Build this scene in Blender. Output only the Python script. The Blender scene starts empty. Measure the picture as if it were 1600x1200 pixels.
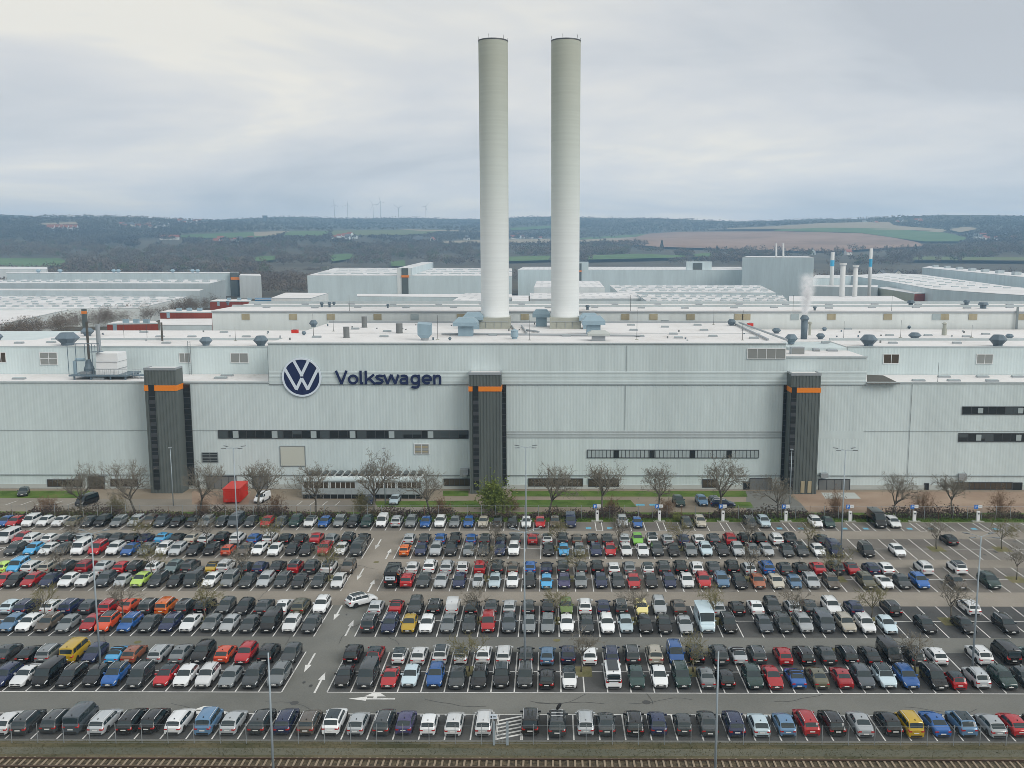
import bpy, math, random
import numpy as np
from mathutils import Vector
R = math.radians
SC = bpy.context.scene
COL = SC.collection
random.seed(7)

# ---------------------------------------------------------------- camera model (pixels of the 1600x1200 photograph)
CX, CY, F, H, V0, YAW = 850.0, 600.0, 1470.0, 46.8, 390.0, R(0.3)
P = math.atan((CY - V0) / F)
cp, sp, cy_, sy_ = math.cos(P), math.sin(P), math.cos(YAW), math.sin(YAW)
FWD = np.array([-sy_ * cp, cy_ * cp, -sp]); RGT = np.array([cy_, sy_, 0.0]); UPV = np.array([-sy_ * sp, cy_ * sp, cp])
EYE = np.array([0, 0, H])
def ray(u, v): return FWD + (u - CX) / F * RGT - (v - CY) / F * UPV
def at(u, v, z=0.0):
    d = ray(u, v); return EYE + d * ((z - H) / d[2])
def onY(u, v, Y):
    d = ray(u, v); return EYE + d * (Y / d[1])
def xat(u, Y, z=0.3):
    k = (u - CX) / F
    return (k * (cp * Y * cy_ - sp * (z - H)) - Y * sy_) / (cy_ + k * cp * sy_)
def yat(v, u=800, z=0.0): return at(u, v, z)[1]
def zat(v, Y, u=800): return onY(u, v, Y)[2]

# ---------------------------------------------------------------- materials
MATS = {}
def nmat(name):
    m = bpy.data.materials.new(name); m.use_nodes = True
    nt = m.node_tree; nt.nodes.clear()
    out = nt.nodes.new('ShaderNodeOutputMaterial'); b = nt.nodes.new('ShaderNodeBsdfPrincipled')
    nt.links.new(b.outputs[0], out.inputs[0]); MATS[name] = m
    return m, nt, b, out
def N(nt, t, **kw):
    n = nt.nodes.new(t)
    for k, v in kw.items():
        if k.startswith('i_'): n.inputs[k[2:].replace('_', ' ')].default_value = v
        else: setattr(n, k, v)
    return n
def c4(c): return (c[0], c[1], c[2], 1)
def plain(name, col, rough=0.6, metal=0.0, coat=0.0, noise=0.0, scale=3.0, spec=0.5):
    m, nt, b, out = nmat(name)
    b.inputs['Roughness'].default_value = rough; b.inputs['Metallic'].default_value = metal
    b.inputs['Coat Weight'].default_value = coat; b.inputs['Specular IOR Level'].default_value = spec
    if noise:
        tc = N(nt, 'ShaderNodeTexCoord'); nz = N(nt, 'ShaderNodeTexNoise', i_Scale=scale, i_Detail=5.0)
        nt.links.new(tc.outputs['Object'], nz.inputs['Vector'])
        mx = N(nt, 'ShaderNodeMix', data_type='RGBA')
        mx.inputs[6].default_value = c4([x * (1 - noise) for x in col]); mx.inputs[7].default_value = c4([min(1, x * (1 + noise)) for x in col])
        nt.links.new(nz.outputs[0], mx.inputs[0]); nt.links.new(mx.outputs[2], b.inputs['Base Color'])
    else: b.inputs['Base Color'].default_value = c4(col)
    return m
def two_noise(name, cols, s1, s2, rough=0.9, stretch=None, pos=(0.35, 0.65), bump=0):
    """base colour ramp from a big noise, broken by a fine one"""
    m, nt, b, out = nmat(name)
    b.inputs['Roughness'].default_value = rough; b.inputs['Specular IOR Level'].default_value = 0.25
    g = N(nt, 'ShaderNodeNewGeometry'); mp = N(nt, 'ShaderNodeMapping')
    nt.links.new(g.outputs['Position'], mp.inputs[0])
    if stretch: mp.inputs['Scale'].default_value = stretch
    a = N(nt, 'ShaderNodeTexNoise', i_Scale=s1, i_Detail=6.0, i_Roughness=0.6); f = N(nt, 'ShaderNodeTexNoise', i_Scale=s2, i_Detail=4.0, i_Roughness=0.7)
    nt.links.new(mp.outputs[0], a.inputs[0]); nt.links.new(mp.outputs[0], f.inputs[0])
    ad = N(nt, 'ShaderNodeMath', operation='MULTIPLY_ADD'); nt.links.new(f.outputs[0], ad.inputs[0]); ad.inputs[1].default_value = 0.5
    sb = N(nt, 'ShaderNodeMath', operation='SUBTRACT'); nt.links.new(a.outputs[0], sb.inputs[0]); sb.inputs[1].default_value = 0.25
    nt.links.new(sb.outputs[0], ad.inputs[2])
    r = N(nt, 'ShaderNodeValToRGB'); nt.links.new(ad.outputs[0], r.inputs[0])
    el = r.color_ramp.elements
    el[0].position = pos[0]; el[0].color = c4(cols[0]); el[1].position = pos[1]; el[1].color = c4(cols[-1])
    for i, c in enumerate(cols[1:-1]):
        e = el.new(pos[0] + (pos[1] - pos[0]) * (i + 1) / (len(cols) - 1)); e.color = c4(c)
    nt.links.new(r.outputs[0], b.inputs['Base Color'])
    if bump:
        bp = N(nt, 'ShaderNodeBump', i_Strength=bump, i_Distance=0.05); nt.links.new(f.outputs[0], bp.inputs['Height']); nt.links.new(bp.outputs[0], b.inputs['Normal'])
    return m

def paint(name, src):
    m, nt, b, out = nmat(name)
    b.inputs['Metallic'].default_value = 0.1; b.inputs['Roughness'].default_value = 0.09; b.inputs['Specular IOR Level'].default_value = 0.55; b.inputs['Coat Weight'].default_value = 0.35; b.inputs['Coat Roughness'].default_value = 0.05
    if src == 'object': n = N(nt, 'ShaderNodeObjectInfo'); o = n.outputs['Color']
    else: n = N(nt, 'ShaderNodeAttribute', attribute_name='paint'); o = n.outputs['Color']
    nt.links.new(o, b.inputs['Base Color'])
paint('car_paint', 'object'); paint('car_paint_rows', 'attr')
plain('car_glass', (0.022, 0.036, 0.042), 0.04, spec=0.5)
plain('black_plastic', (0.018, 0.019, 0.02), 0.55)
plain('tyre', (0.012, 0.012, 0.013), 0.8)
plain('alloy', (0.32, 0.33, 0.34), 0.35, 0.7)
plain('lamp_glass', (0.75, 0.78, 0.8), 0.12, 0.3)
plain('tail_red', (0.42, 0.012, 0.012), 0.2, 0, 0.4)
plain('plate', (0.72, 0.72, 0.7), 0.5)
plain('rail_silver', (0.72, 0.73, 0.74), 0.3, 0.3)
plain('soft_top', (0.02, 0.02, 0.022), 0.9)

two_noise('asphalt', [(0.135, 0.138, 0.127), (0.166, 0.168, 0.155), (0.195, 0.196, 0.18)], 0.05, 6.0, 0.85, bump=0.15)
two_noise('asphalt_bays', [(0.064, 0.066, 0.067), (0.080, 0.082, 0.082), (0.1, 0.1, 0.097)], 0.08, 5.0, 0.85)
two_noise('paving', [(0.215, 0.195, 0.165), (0.26, 0.235, 0.2), (0.305, 0.275, 0.235)], 0.06, 5.0, 0.85)
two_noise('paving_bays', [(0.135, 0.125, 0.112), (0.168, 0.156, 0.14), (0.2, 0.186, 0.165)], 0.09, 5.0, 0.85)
two_noise('pink_paving', [(0.27, 0.19, 0.14), (0.32, 0.235, 0.175), (0.37, 0.28, 0.21)], 0.12, 4.0, 0.9)
two_noise('tan_paving', [(0.24, 0.2, 0.15), (0.3, 0.255, 0.2)], 0.1, 4.0, 0.9)
two_noise('grass', [(0.06, 0.105, 0.018), (0.095, 0.16, 0.03), (0.13, 0.175, 0.045)], 0.3, 4.0, 1.0)
two_noise('verge', [(0.065, 0.066, 0.034), (0.105, 0.096, 0.055), (0.15, 0.13, 0.08)], 0.35, 5.0, 1.0, stretch=(0.35, 1, 1), bump=0.4)
two_noise('trodden', [(0.10, 0.105, 0.078), (0.13, 0.13, 0.098), (0.155, 0.15, 0.112)], 0.2, 8.0, 1.0, stretch=(0.25, 1, 1))
two_noise('ballast', [(0.045, 0.038, 0.026), (0.085, 0.07, 0.045), (0.14, 0.115, 0.075)], 2.0, 9.0, 1.0, bump=0.6)
two_noise('island', [(0.12, 0.12, 0.05), (0.17, 0.16, 0.08), (0.2, 0.17, 0.1)], 0.6, 5.0, 1.0)
two_noise('marking', [(0.5, 0.5, 0.49), (0.68, 0.68, 0.66), (0.74, 0.74, 0.72)], 0.5, 7.0, 0.8)
plain('blue_marking', (0.14, 0.4, 0.55), 0.8, noise=0.2)
two_noise('land', [(0.075, 0.068, 0.05), (0.10, 0.088, 0.065), (0.12, 0.105, 0.075)], 0.006, 0.05, 1.0)
two_noise('field_green', [(0.08, 0.14, 0.045), (0.10, 0.17, 0.055), (0.13, 0.19, 0.07)], 0.006, 0.03, 1.0)
two_noise('field_pale', [(0.12, 0.15, 0.06), (0.16, 0.18, 0.08)], 0.006, 0.03, 1.0)
two_noise('field_brown', [(0.25, 0.155, 0.105), (0.31, 0.195, 0.135), (0.36, 0.235, 0.17)], 0.004, 0.03, 1.0)
two_noise('field_tan', [(0.3, 0.25, 0.17), (0.36, 0.3, 0.21)], 0.004, 0.03, 1.0)

def metal_sheet(name, c, st=0.07):
    """painted sheet with faint run-down weathering of its own"""
    two_noise(name, [[x * (1 - st) for x in c], c, [min(1, x * (1 + st)) for x in c]], 0.12, 0.9, 0.45, stretch=(1, 1, 0.12))
metal_sheet('sheet_grey', (0.565, 0.645, 0.65), 0.07); metal_sheet('sheet_dull', (0.42, 0.47, 0.48)); metal_sheet('sheet_white', (0.69, 0.72, 0.71))
metal_sheet('sheet_hall', (0.56, 0.645, 0.66)); metal_sheet('sheet_cream', (0.66, 0.695, 0.68)); metal_sheet('sheet_anthracite', (0.108, 0.125, 0.12), 0.1)
metal_sheet('sheet_blue', (0.05, 0.16, 0.3)); metal_sheet('brick_red', (0.26, 0.055, 0.035), 0.15); metal_sheet('olive_wall', (0.38, 0.4, 0.32))
metal_sheet('stack_white', (0.62, 0.63, 0.62)); metal_sheet('duct_blue', (0.27, 0.37, 0.43)); metal_sheet('dark_hood', (0.13, 0.175, 0.21), 0.15)
metal_sheet('ocher', (0.37, 0.325, 0.22), 0.15)
two_noise('roof_white', [(0.5, 0.47, 0.44), (0.64, 0.625, 0.615), (0.70, 0.69, 0.685), (0.73, 0.72, 0.715)], 0.07, 0.8, 0.7, pos=(0.22, 0.62))
plain('concrete', (0.36, 0.37, 0.32), 0.9, noise=0.15, scale=0.6)
plain('plinth', (0.45, 0.48, 0.46), 0.9, noise=0.1, scale=0.5)
plain('orange', (0.78, 0.22, 0.012), 0.5)
plain('window_dark', (0.025, 0.03, 0.032), 0.12)
plain('window_grey', (0.25, 0.26, 0.25), 0.25)
plain('window_brown', (0.075, 0.06, 0.045), 0.2)
plain('window_pale', (0.36, 0.42, 0.43), 0.2)
plain('frame_white', (0.68, 0.7, 0.7), 0.5)
plain('frame_dark', (0.05, 0.055, 0.06), 0.5)
plain('door_grey', (0.16, 0.17, 0.17), 0.5, noise=0.1)
plain('beige_panel', (0.5, 0.52, 0.46), 0.6)
plain('seam', (0.2, 0.23, 0.24), 0.7)
plain('navy', (0.008, 0.018, 0.075), 0.4)
plain('emblem_white', (0.66, 0.74, 0.82), 0.4)
plain('galv', (0.36, 0.39, 0.41), 0.45, 0.4)
plain('mast', (0.34, 0.40, 0.44), 0.5, 0.2)
plain('lamp_grey', (0.16, 0.18, 0.19), 0.5)
plain('turbine_grey', (0.42, 0.45, 0.48), 0.6)
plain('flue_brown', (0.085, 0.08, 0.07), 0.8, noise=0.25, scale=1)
plain('window_mid', (0.07, 0.085, 0.09), 0.12)
plain('rust', (0.16, 0.08, 0.045), 0.85, noise=0.3, scale=2)
plain('rail_steel', (0.10, 0.065, 0.045), 0.55, 0.3, noise=0.3)
plain('sleeper', (0.28, 0.225, 0.16), 0.9, noise=0.25, scale=2)
plain('red_box', (0.6, 0.035, 0.02), 0.5, noise=0.08)
plain('sign_blue', (0.02, 0.16, 0.55), 0.4)
plain('white_paint', (0.75, 0.76, 0.76), 0.4)
plain('band_blue', (0.05, 0.4, 0.65), 0.5)
two_noise('bark', [(0.085, 0.078, 0.065), (0.13, 0.12, 0.10), (0.17, 0.155, 0.13)], 0.8, 5.0, 1.0)
two_noise('twig', [(0.155, 0.142, 0.115), (0.22, 0.2, 0.16)], 0.5, 3.0, 1.0)
two_noise('twig_green', [(0.15, 0.14, 0.07), (0.2, 0.18, 0.09)], 0.5, 3.0, 1.0)
two_noise('bush_brown', [(0.14, 0.085, 0.05), (0.21, 0.135, 0.085), (0.26, 0.18, 0.12)], 0.6, 3.0, 1.0)
two_noise('hedge_dark', [(0.06, 0.042, 0.038), (0.10, 0.072, 0.06), (0.12, 0.105, 0.055)], 0.15, 2.0, 1.0)
two_noise('willow', [(0.09, 0.125, 0.025), (0.15, 0.19, 0.045), (0.2, 0.235, 0.07)], 0.5, 3.0, 1.0)
two_noise('wood_brown', [(0.105, 0.083, 0.066), (0.15, 0.118, 0.092), (0.195, 0.16, 0.12)], 0.02, 0.12, 1.0)
two_noise('wood_far', [(0.07, 0.062, 0.058), (0.10, 0.088, 0.078), (0.13, 0.12, 0.098)], 0.004, 0.03, 1.0)
two_noise('conifer', [(0.02, 0.035, 0.02), (0.035, 0.055, 0.03)], 0.05, 0.4, 1.0)
two_noise('wood_green', [(0.085, 0.10, 0.05), (0.12, 0.135, 0.065)], 0.02, 0.2, 1.0)
plain('roof_red', (0.3, 0.105, 0.07), 0.9, noise=0.2, scale=0.3)
plain('roof_slate', (0.11, 0.12, 0.13), 0.9, noise=0.2, scale=0.3)
plain('render_white', (0.7, 0.68, 0.62), 0.9, noise=0.06, scale=0.3)

def fence_mat():
    m, nt, b, out = nmat('wire_mesh'); b.inputs['Base Color'].default_value = (0.25, 0.27, 0.27, 1); b.inputs['Roughness'].default_value = 0.6
    b.inputs['Alpha'].default_value = 0.05
fence_mat()
def chimney_mat():
    m, nt, b, out = nmat('chimney_concrete'); b.inputs['Roughness'].default_value = 0.8; b.inputs['Specular IOR Level'].default_value = 0.2
    tc = N(nt, 'ShaderNodeTexCoord'); s = N(nt, 'ShaderNodeSeparateXYZ'); nt.links.new(tc.outputs['Object'], s.inputs[0])
    mr = N(nt, 'ShaderNodeMapRange'); mr.inputs[1].default_value = 2.0; mr.inputs[2].default_value = 60.0
    nt.links.new(s.outputs[2], mr.inputs[0])
    r = N(nt, 'ShaderNodeValToRGB'); el = r.color_ramp.elements          # white paint at the foot, soot-stained concrete towards the mouth
    el[0].color = (0.70, 0.725, 0.72, 1); el[1].color = (0.43, 0.45, 0.385, 1)
    for p_, c in ((0.3, (0.635, 0.665, 0.655)), (0.55, (0.55, 0.59, 0.555)), (0.8, (0.475, 0.505, 0.45))): e = el.new(p_); e.color = c4(c)
    mp = N(nt, 'ShaderNodeMapping'); mp.inputs['Scale'].default_value = (0.05, 0.05, 1.6); nt.links.new(tc.outputs['Object'], mp.inputs[0])
    nz = N(nt, 'ShaderNodeTexNoise', i_Scale=1.0, i_Detail=6.0, i_Roughness=0.7); nt.links.new(mp.outputs[0], nz.inputs[0])
    nt.links.new(mr.outputs[0], r.inputs[0])
    m2 = N(nt, 'ShaderNodeMapRange'); m2.inputs[1].default_value = 0.3; m2.inputs[2].default_value = 0.7; m2.inputs[3].default_value = 0.94; m2.inputs[4].default_value = 1.05
    nt.links.new(nz.outputs[0], m2.inputs[0])
    v = N(nt, 'ShaderNodeVectorMath', operation='SCALE'); nt.links.new(r.outputs[0], v.inputs[0]); nt.links.new(m2.outputs[0], v.inputs['Scale'])
    nt.links.new(v.outputs[0], b.inputs['Base Color'])
chimney_mat()
def far_roof():
    """white flat roof with a grid of rooflights and felt seams"""
    m, nt, b, out = nmat('roof_halls'); b.inputs['Roughness'].default_value = 0.7
    g = N(nt, 'ShaderNodeNewGeometry')
    br = N(nt, 'ShaderNodeTexBrick', i_Scale=1.0, i_Mortar_Size=1.1); br.inputs['Brick Width'].default_value = 11.0; br.inputs['Row Height'].default_value = 17.0
    br.offset = 0.5; br.inputs['Color1'].default_value = (0.74, 0.73, 0.725, 1); br.inputs['Color2'].default_value = (0.68, 0.675, 0.67, 1); br.inputs['Mortar'].default_value = (0.56, 0.565, 0.57, 1)
    nt.links.new(g.outputs['Position'], br.inputs[0])
    nz = N(nt, 'ShaderNodeTexNoise', i_Scale=0.03, i_Detail=6.0); nt.links.new(g.outputs['Position'], nz.inputs[0])
    m2 = N(nt, 'ShaderNodeMapRange'); m2.inputs[1].default_value = 0.35; m2.inputs[2].default_value = 0.6; m2.inputs[3].default_value = 0.86; m2.inputs[4].default_value = 1.03
    nt.links.new(nz.outputs[0], m2.inputs[0])
    v = N(nt, 'ShaderNodeVectorMath', operation='SCALE'); nt.links.new(br.outputs[0], v.inputs[0]); nt.links.new(m2.outputs[0], v.inputs['Scale'])
    nt.links.new(v.outputs[0], b.inputs['Base Color'])
far_roof()
def steam_mat():
    m, nt, b, out = nmat('steam'); nt.nodes.remove(b)
    pv = N(nt, 'ShaderNodeVolumePrincipled'); pv.inputs['Color'].default_value = (0.97, 0.97, 0.98, 1)
    def Mt(op, x, y=None, z=None):
        n = N(nt, 'ShaderNodeMath', operation=op)
        for i, q in enumerate((x, y, z)):
            if q is None: continue
            if isinstance(q, (int, float)): n.inputs[i].default_value = q
            else: nt.links.new(q, n.inputs[i])
        return n.outputs[0]
    tc = N(nt, 'ShaderNodeTexCoord'); nz = N(nt, 'ShaderNodeTexNoise', i_Scale=0.7, i_Detail=5.0, i_Roughness=0.62, i_Distortion=0.6); nt.links.new(tc.outputs['Object'], nz.inputs[0])
    s = N(nt, 'ShaderNodeSeparateXYZ'); nt.links.new(tc.outputs['Object'], s.inputs[0])
    xo = Mt('SUBTRACT', s.outputs[0], Mt('MULTIPLY', s.outputs[2], 0.07)); r2 = Mt('ADD', Mt('MULTIPLY', xo, xo), Mt('MULTIPLY', s.outputs[1], s.outputs[1]))
    w = Mt('MULTIPLY_ADD', s.outputs[2], 0.11, 0.48); g = Mt('POWER', 2.718, Mt('MULTIPLY', Mt('DIVIDE', r2, Mt('MULTIPLY', w, w)), -1.0))
    r = N(nt, 'ShaderNodeMapRange'); r.inputs[1].default_value = 0.36; r.inputs[2].default_value = 0.62; r.inputs[3].default_value = 0.0; r.inputs[4].default_value = 6.0
    fz = N(nt, 'ShaderNodeMapRange'); fz.inputs[1].default_value = 0.5; fz.inputs[2].default_value = 9.5; fz.inputs[3].default_value = 1.0; fz.inputs[4].default_value = 0.0; nt.links.new(s.outputs[2], fz.inputs[0])
    nt.links.new(nz.outputs[0], r.inputs[0]); nt.links.new(Mt('MULTIPLY', Mt('MULTIPLY', r.outputs[0], g), fz.outputs[0]), pv.inputs['Density']); nt.links.new(pv.outputs[0], out.inputs['Volume'])
steam_mat()

# ---------------------------------------------------------------- mesh helpers
class MB:
    def __init__(s): s.V = []; s.F = []; s.M = []
    def add(s, vs, fs, m):
        o = len(s.V); s.V.extend([tuple(map(float, v)) for v in vs]); s.F.extend([tuple(i + o for i in f) for f in fs]); s.M.extend([m] * len(fs)); return s
    def box(s, x0, x1, y0, y1, z0, z1, m):
        return s.add([(x0, y0, z0), (x1, y0, z0), (x1, y1, z0), (x0, y1, z0), (x0, y0, z1), (x1, y0, z1), (x1, y1, z1), (x0, y1, z1)],
                     [(0, 3, 2, 1), (4, 5, 6, 7), (0, 1, 5, 4), (1, 2, 6, 5), (2, 3, 7, 6), (3, 0, 4, 7)], m)
    def quad(s, a, b, c, d, m): return s.add([a, b, c, d], [(0, 1, 2, 3)], m)
    def prism(s, pts, z0, z1, m, top=None, bottom=True):
        n = len(pts); z0s = z0 if hasattr(z0, '__len__') else [z0] * n; z1s = z1 if hasattr(z1, '__len__') else [z1] * n
        a = sum(pts[i][0] * pts[(i + 1) % n][1] - pts[(i + 1) % n][0] * pts[i][1] for i in range(n))
        if a < 0: pts = pts[::-1]; z0s = z0s[::-1]; z1s = z1s[::-1]
        vs = [(p[0], p[1], z) for p, z in zip(pts, z0s)] + [(p[0], p[1], z) for p, z in zip(pts, z1s)]
        s.add(vs, [(i, (i + 1) % n, n + (i + 1) % n, n + i) for i in range(n)] + ([tuple(range(n))[::-1]] if bottom else []), m)
        s.add([vs[n + i] for i in range(n)], [tuple(range(n))], top or m); return s
    def lathe(s, x, y, prof, m, n=16, cap=True):
        vs = []; fs = []
        for r, z in prof:
            for i in range(n): a = 2 * math.pi * (i + 0.5) / n; vs.append((x + r * math.cos(a), y + r * math.sin(a), z))
        for k in range(len(prof) - 1):
            for i in range(n): j = (i + 1) % n; fs.append((k * n + i, k * n + j, (k + 1) * n + j, (k + 1) * n + i))
        if cap: fs.append(tuple(range(n))[::-1]); fs.append(tuple((len(prof) - 1) * n + i for i in range(n)))
        return s.add(vs, fs, m)
    def tube(s, pts, rad, m, n=4):
        pts = [np.array(p, float) for p in pts]; vs = []; fs = []
        for k, p in enumerate(pts):
            d = pts[min(k + 1, len(pts) - 1)] - pts[max(k - 1, 0)]; d = d / (np.linalg.norm(d) + 1e-9)
            a = np.cross(d, (0, 0, 1) if abs(d[2]) < 0.9 else (1, 0, 0)); a /= np.linalg.norm(a); b = np.cross(d, a)
            r = rad[k] if hasattr(rad, '__len__') else rad
            for i in range(n): t = 2 * math.pi * i / n; vs.append(p + r * (math.cos(t) * a + math.sin(t) * b))
        for k in range(len(pts) - 1):
            for i in range(n): j = (i + 1) % n; fs.append((k * n + i, k * n + j, (k + 1) * n + j, (k + 1) * n + i))
        fs.append(tuple(range(n))[::-1]); fs.append(tuple((len(pts) - 1) * n + i for i in range(n)))
        return s.add(vs, fs, m)
    def mesh(s, name, off=(0, 0, 0), smooth=False):
        me = bpy.data.meshes.new(name)
        V = np.array(s.V, float).reshape(-1, 3) - np.array(off)
        me.from_pydata(V.tolist(), [], s.F)
        keys = list(dict.fromkeys(s.M))
        for k in keys: me.materials.append(MATS[k])
        ix = {k: i for i, k in enumerate(keys)}
        me.polygons.foreach_set('material_index', [ix[k] for k in s.M])
        if smooth: me.polygons.foreach_set('use_smooth', [True] * len(s.F))
        me.update(); return me
    def build(s, name, parent=None, smooth=False, loc=None):
        """world-space vertices -> ONE object; the origin goes to loc (top level) or stays at the thing's base (part)"""
        off = ROOT.get(parent.name, (0, 0, 0)) if parent else (loc if loc is not None else (0, 0, 0))
        o = bpy.data.objects.new(name, s.mesh(name, off, smooth)); COL.objects.link(o)
        if parent: o.parent = parent
        else: o.location = off
        ROOT[o.name] = tuple(off); return o
ROOT = {}
def tag(o, label=None, cat=None, group=None, kind=None):
    for k, v in (('label', label), ('category', cat), ('group', group), ('kind', kind)):
        if v: o[k] = v
    return o
def thing(name, label, cat, loc=(0, 0, 0), rz=0.0, group=None):
    o = bpy.data.objects.new(name, None); COL.objects.link(o); o.location = loc; o.rotation_euler = (0, 0, rz); o.empty_display_size = 0.2
    ROOT[o.name] = tuple(map(float, loc)); return tag(o, label, cat, group)
def copy_tree(o, parent=None):
    c = o.copy(); COL.objects.link(c); c.parent = parent
    for ch in KIDS(o): copy_tree(ch, c)
    return c
def KIDS(o): return [x for x in (CH.get(o.name) or list(o.children))]
CH = {}
def structure(mb, name, **k): return tag(mb.build(name, **k), kind='structure')
HAZE, ZEN, SUNE, EXPO, CLOUD_OFF = 1.75e-4, 1.25, 1.5, 0.24, (3.1, 0.4, 0)
HZ = [(3.0, 2.45, 2.1), (2.3, 1.95, 1.75), (1.75, 1.58, 1.46), (1.35, 1.26, 1.2), (1.12, 1.08, 1.06)]
# ================================================================ CARS
def lerp_tab(tab, t): 
    xs = [a for a, _ in tab]; ys = [b for _, b in tab]; return float(np.interp(t, xs, ys))
def sm(tab, t, w=0.012): return (lerp_tab(tab, t - w) + 2 * lerp_tab(tab, t) + lerp_tab(tab, t + w)) / 4
# name: L, W, H, cowl t, roof-front t, roof-rear t, backlight-foot t, nose z, cowl z, backlight-foot z, roof half-width, wheels
TYPES = {
 'h': ('hatchback', 4.25, 1.79, 1.46, .265, .44, .83, .965, .74, .95, .97, .76, .32),
 'e': ('estate', 4.70, 1.82, 1.48, .25, .40, .895, .97, .74, .95, .98, .77, .33),
 's': ('SUV', 4.45, 1.85, 1.66, .25, .395, .87, .965, .92, 1.08, 1.10, .78, .36),
 'a': ('saloon', 4.70, 1.82, 1.43, .275, .43, .69, .855, .74, .95, 1.02, .74, .33),
 'v': ('minibus', 4.95, 1.92, 1.96, .12, .25, .955, .985, .95, 1.15, 1.15, .87, .34),
 'm': ('minivan', 4.42, 1.81, 1.76, .19, .35, .93, .98, .85, 1.05, 1.07, .83, .33),
 'c': ('runabout', 3.60, 1.65, 1.48, .235, .395, .88, .975, .76, .97, .98, .79, .30),
 'q': ('coupe', 4.30, 1.80, 1.36, .30, .46, .66, .93, .70, .90, .98, .72, .33),
 'x': ('convertible', 4.25, 1.80, 1.40, .28, .42, .66, .82, .72, .92, .96, .74, .33),
 'o': ('cabriolet', 4.30, 1.80, 1.40, .28, .40, .44, .46, .72, .92, .94, .72, .33),
 'L': ('panel van', 5.95, 2.04, 2.55, .10, .21, .965, .99, 1.05, 1.3, 1.3, .93, .35),
 'M': ('van', 4.45, 1.80, 1.82, .19, .34, .945, .985, .86, 1.05, 1.07, .85, .33),
}
def car_shape(k):
    nm, L, W, Hh, tc, tf, tr, tb, zn, zc, zb, rw, wr = TYPES[k]
    hw = W / 2
    if k == 'o':
        top = [(0, .6), (.02, zn - .08), (.08, zn), (tc, zc), (1 - .02, .93), (1, .76)]
    elif k in 'ax':
        top = [(0, .6), (.02, zn - .07), (.08, zn), (tc * .6, (zn + zc) / 2 + .03), (tc, zc), (tf, Hh - .03), ((tf + tr) / 2, Hh), (tr, Hh - .05), (tb, zb + .02), (.97, zb - .02), (.99, zb - .1), (1, .72)]
    else:
        top = [(0, .6), (.02, zn - .07), (.08, zn), (tc * .6, (zn + zc) / 2 + .03), (tc, zc), (tf, Hh - .03), ((tf + tr) / 2, Hh), (tr, Hh - .05), (tb, zb), (.99, zb - .06), (1, zb - .18)]
    wid = [(0, .76), (.02, .86), (.07, .95), (.15, 1), (.8, 1), (.93, .965), (.985, .92), (1, .86)]
    belt = [(0, .56), (.02, zn - .12), (.08, zn - .05), (tc, zc - .03), (.7, zc + .01), (min(tb, .96), zb - .03 if k not in 'ax' else zc + .01), (1, .68 if k in 'axo' else zb - .25)]
    rwid = [(0, .7), (tc, .86), (tf, rw), (tr, rw), (tb, .80), (1, .76)] if k != 'o' else [(0, .7), (tc, .86), (1, .8)]
    drop = [(0, .02), (tc, .02), (tf, .075), (tr, .075), (tb, .02), (1, .02)] if k != 'o' else [(0, .02), (1, .02)]
    def section(t):
        zt = sm(top, t); w = hw * sm(wid, t); b = min(sm(belt, t), zt - .015); wt = hw * sm(rwid, t) * min(1, sm(wid, t) + .03); d = sm(drop, t)
        zs = .2 if k not in 's' else .26
        ze = max(zt - d, b + .008)
        return [(.80 * w, zs), (.965 * w, zs + .09), (1.0 * w, min(.56, b - .14)), (.985 * w, b - .07), (.95 * w, b), (min(wt, .95 * w), ze), (wt * .62, (ze + zt * 3) / 4 + .004), (0, zt)]
    def S(t, q, off=0.0):
        def P_(t, q):
            s = section(t); i = min(int(q), 6); f = q - i
            return np.array([s[i][0] * (1 - f) + s[i + 1][0] * f, -L / 2 + t * L, s[i][1] * (1 - f) + s[i + 1][1] * f])
        p = P_(t, q)
        if off:
            e = .004; dt = P_(min(t + e, 1), q) - P_(max(t - e, 0), q); dq = P_(t, min(q + .04, 6.999)) - P_(t, max(q - .04, 0))
            n = np.cross(dt, dq); n = n / (np.linalg.norm(n) + 1e-9)
            if n[0] < 0 and q < 6: n = -n
            if q >= 6 and n[2] < 0: n = -n
            p = p + off * n
        return p
    return S
def patch(mb, S, ts, qs, off, mat, side=1, mirror_join=False):
    """a panel lying proud of the body surface; mirror_join runs from one flank over the top to the other"""
    cols = [(q, 1) for q in qs] + ([(q, -1) for q in qs[::-1][1:]] if mirror_join else [])
    vs = []
    for t in ts:
        for q, sg in cols:
            p = S(t, q, off).copy(); p[0] *= sg * side; vs.append(p)
    n = len(cols); fs = []
    for i in range(len(ts) - 1):
        for j in range(n - 1):
            f = (i * n + j, i * n + j + 1, (i + 1) * n + j + 1, (i + 1) * n + j)
            fs.append(f if side < 0 else f[::-1])
    mb.add(vs, fs, mat)
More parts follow.
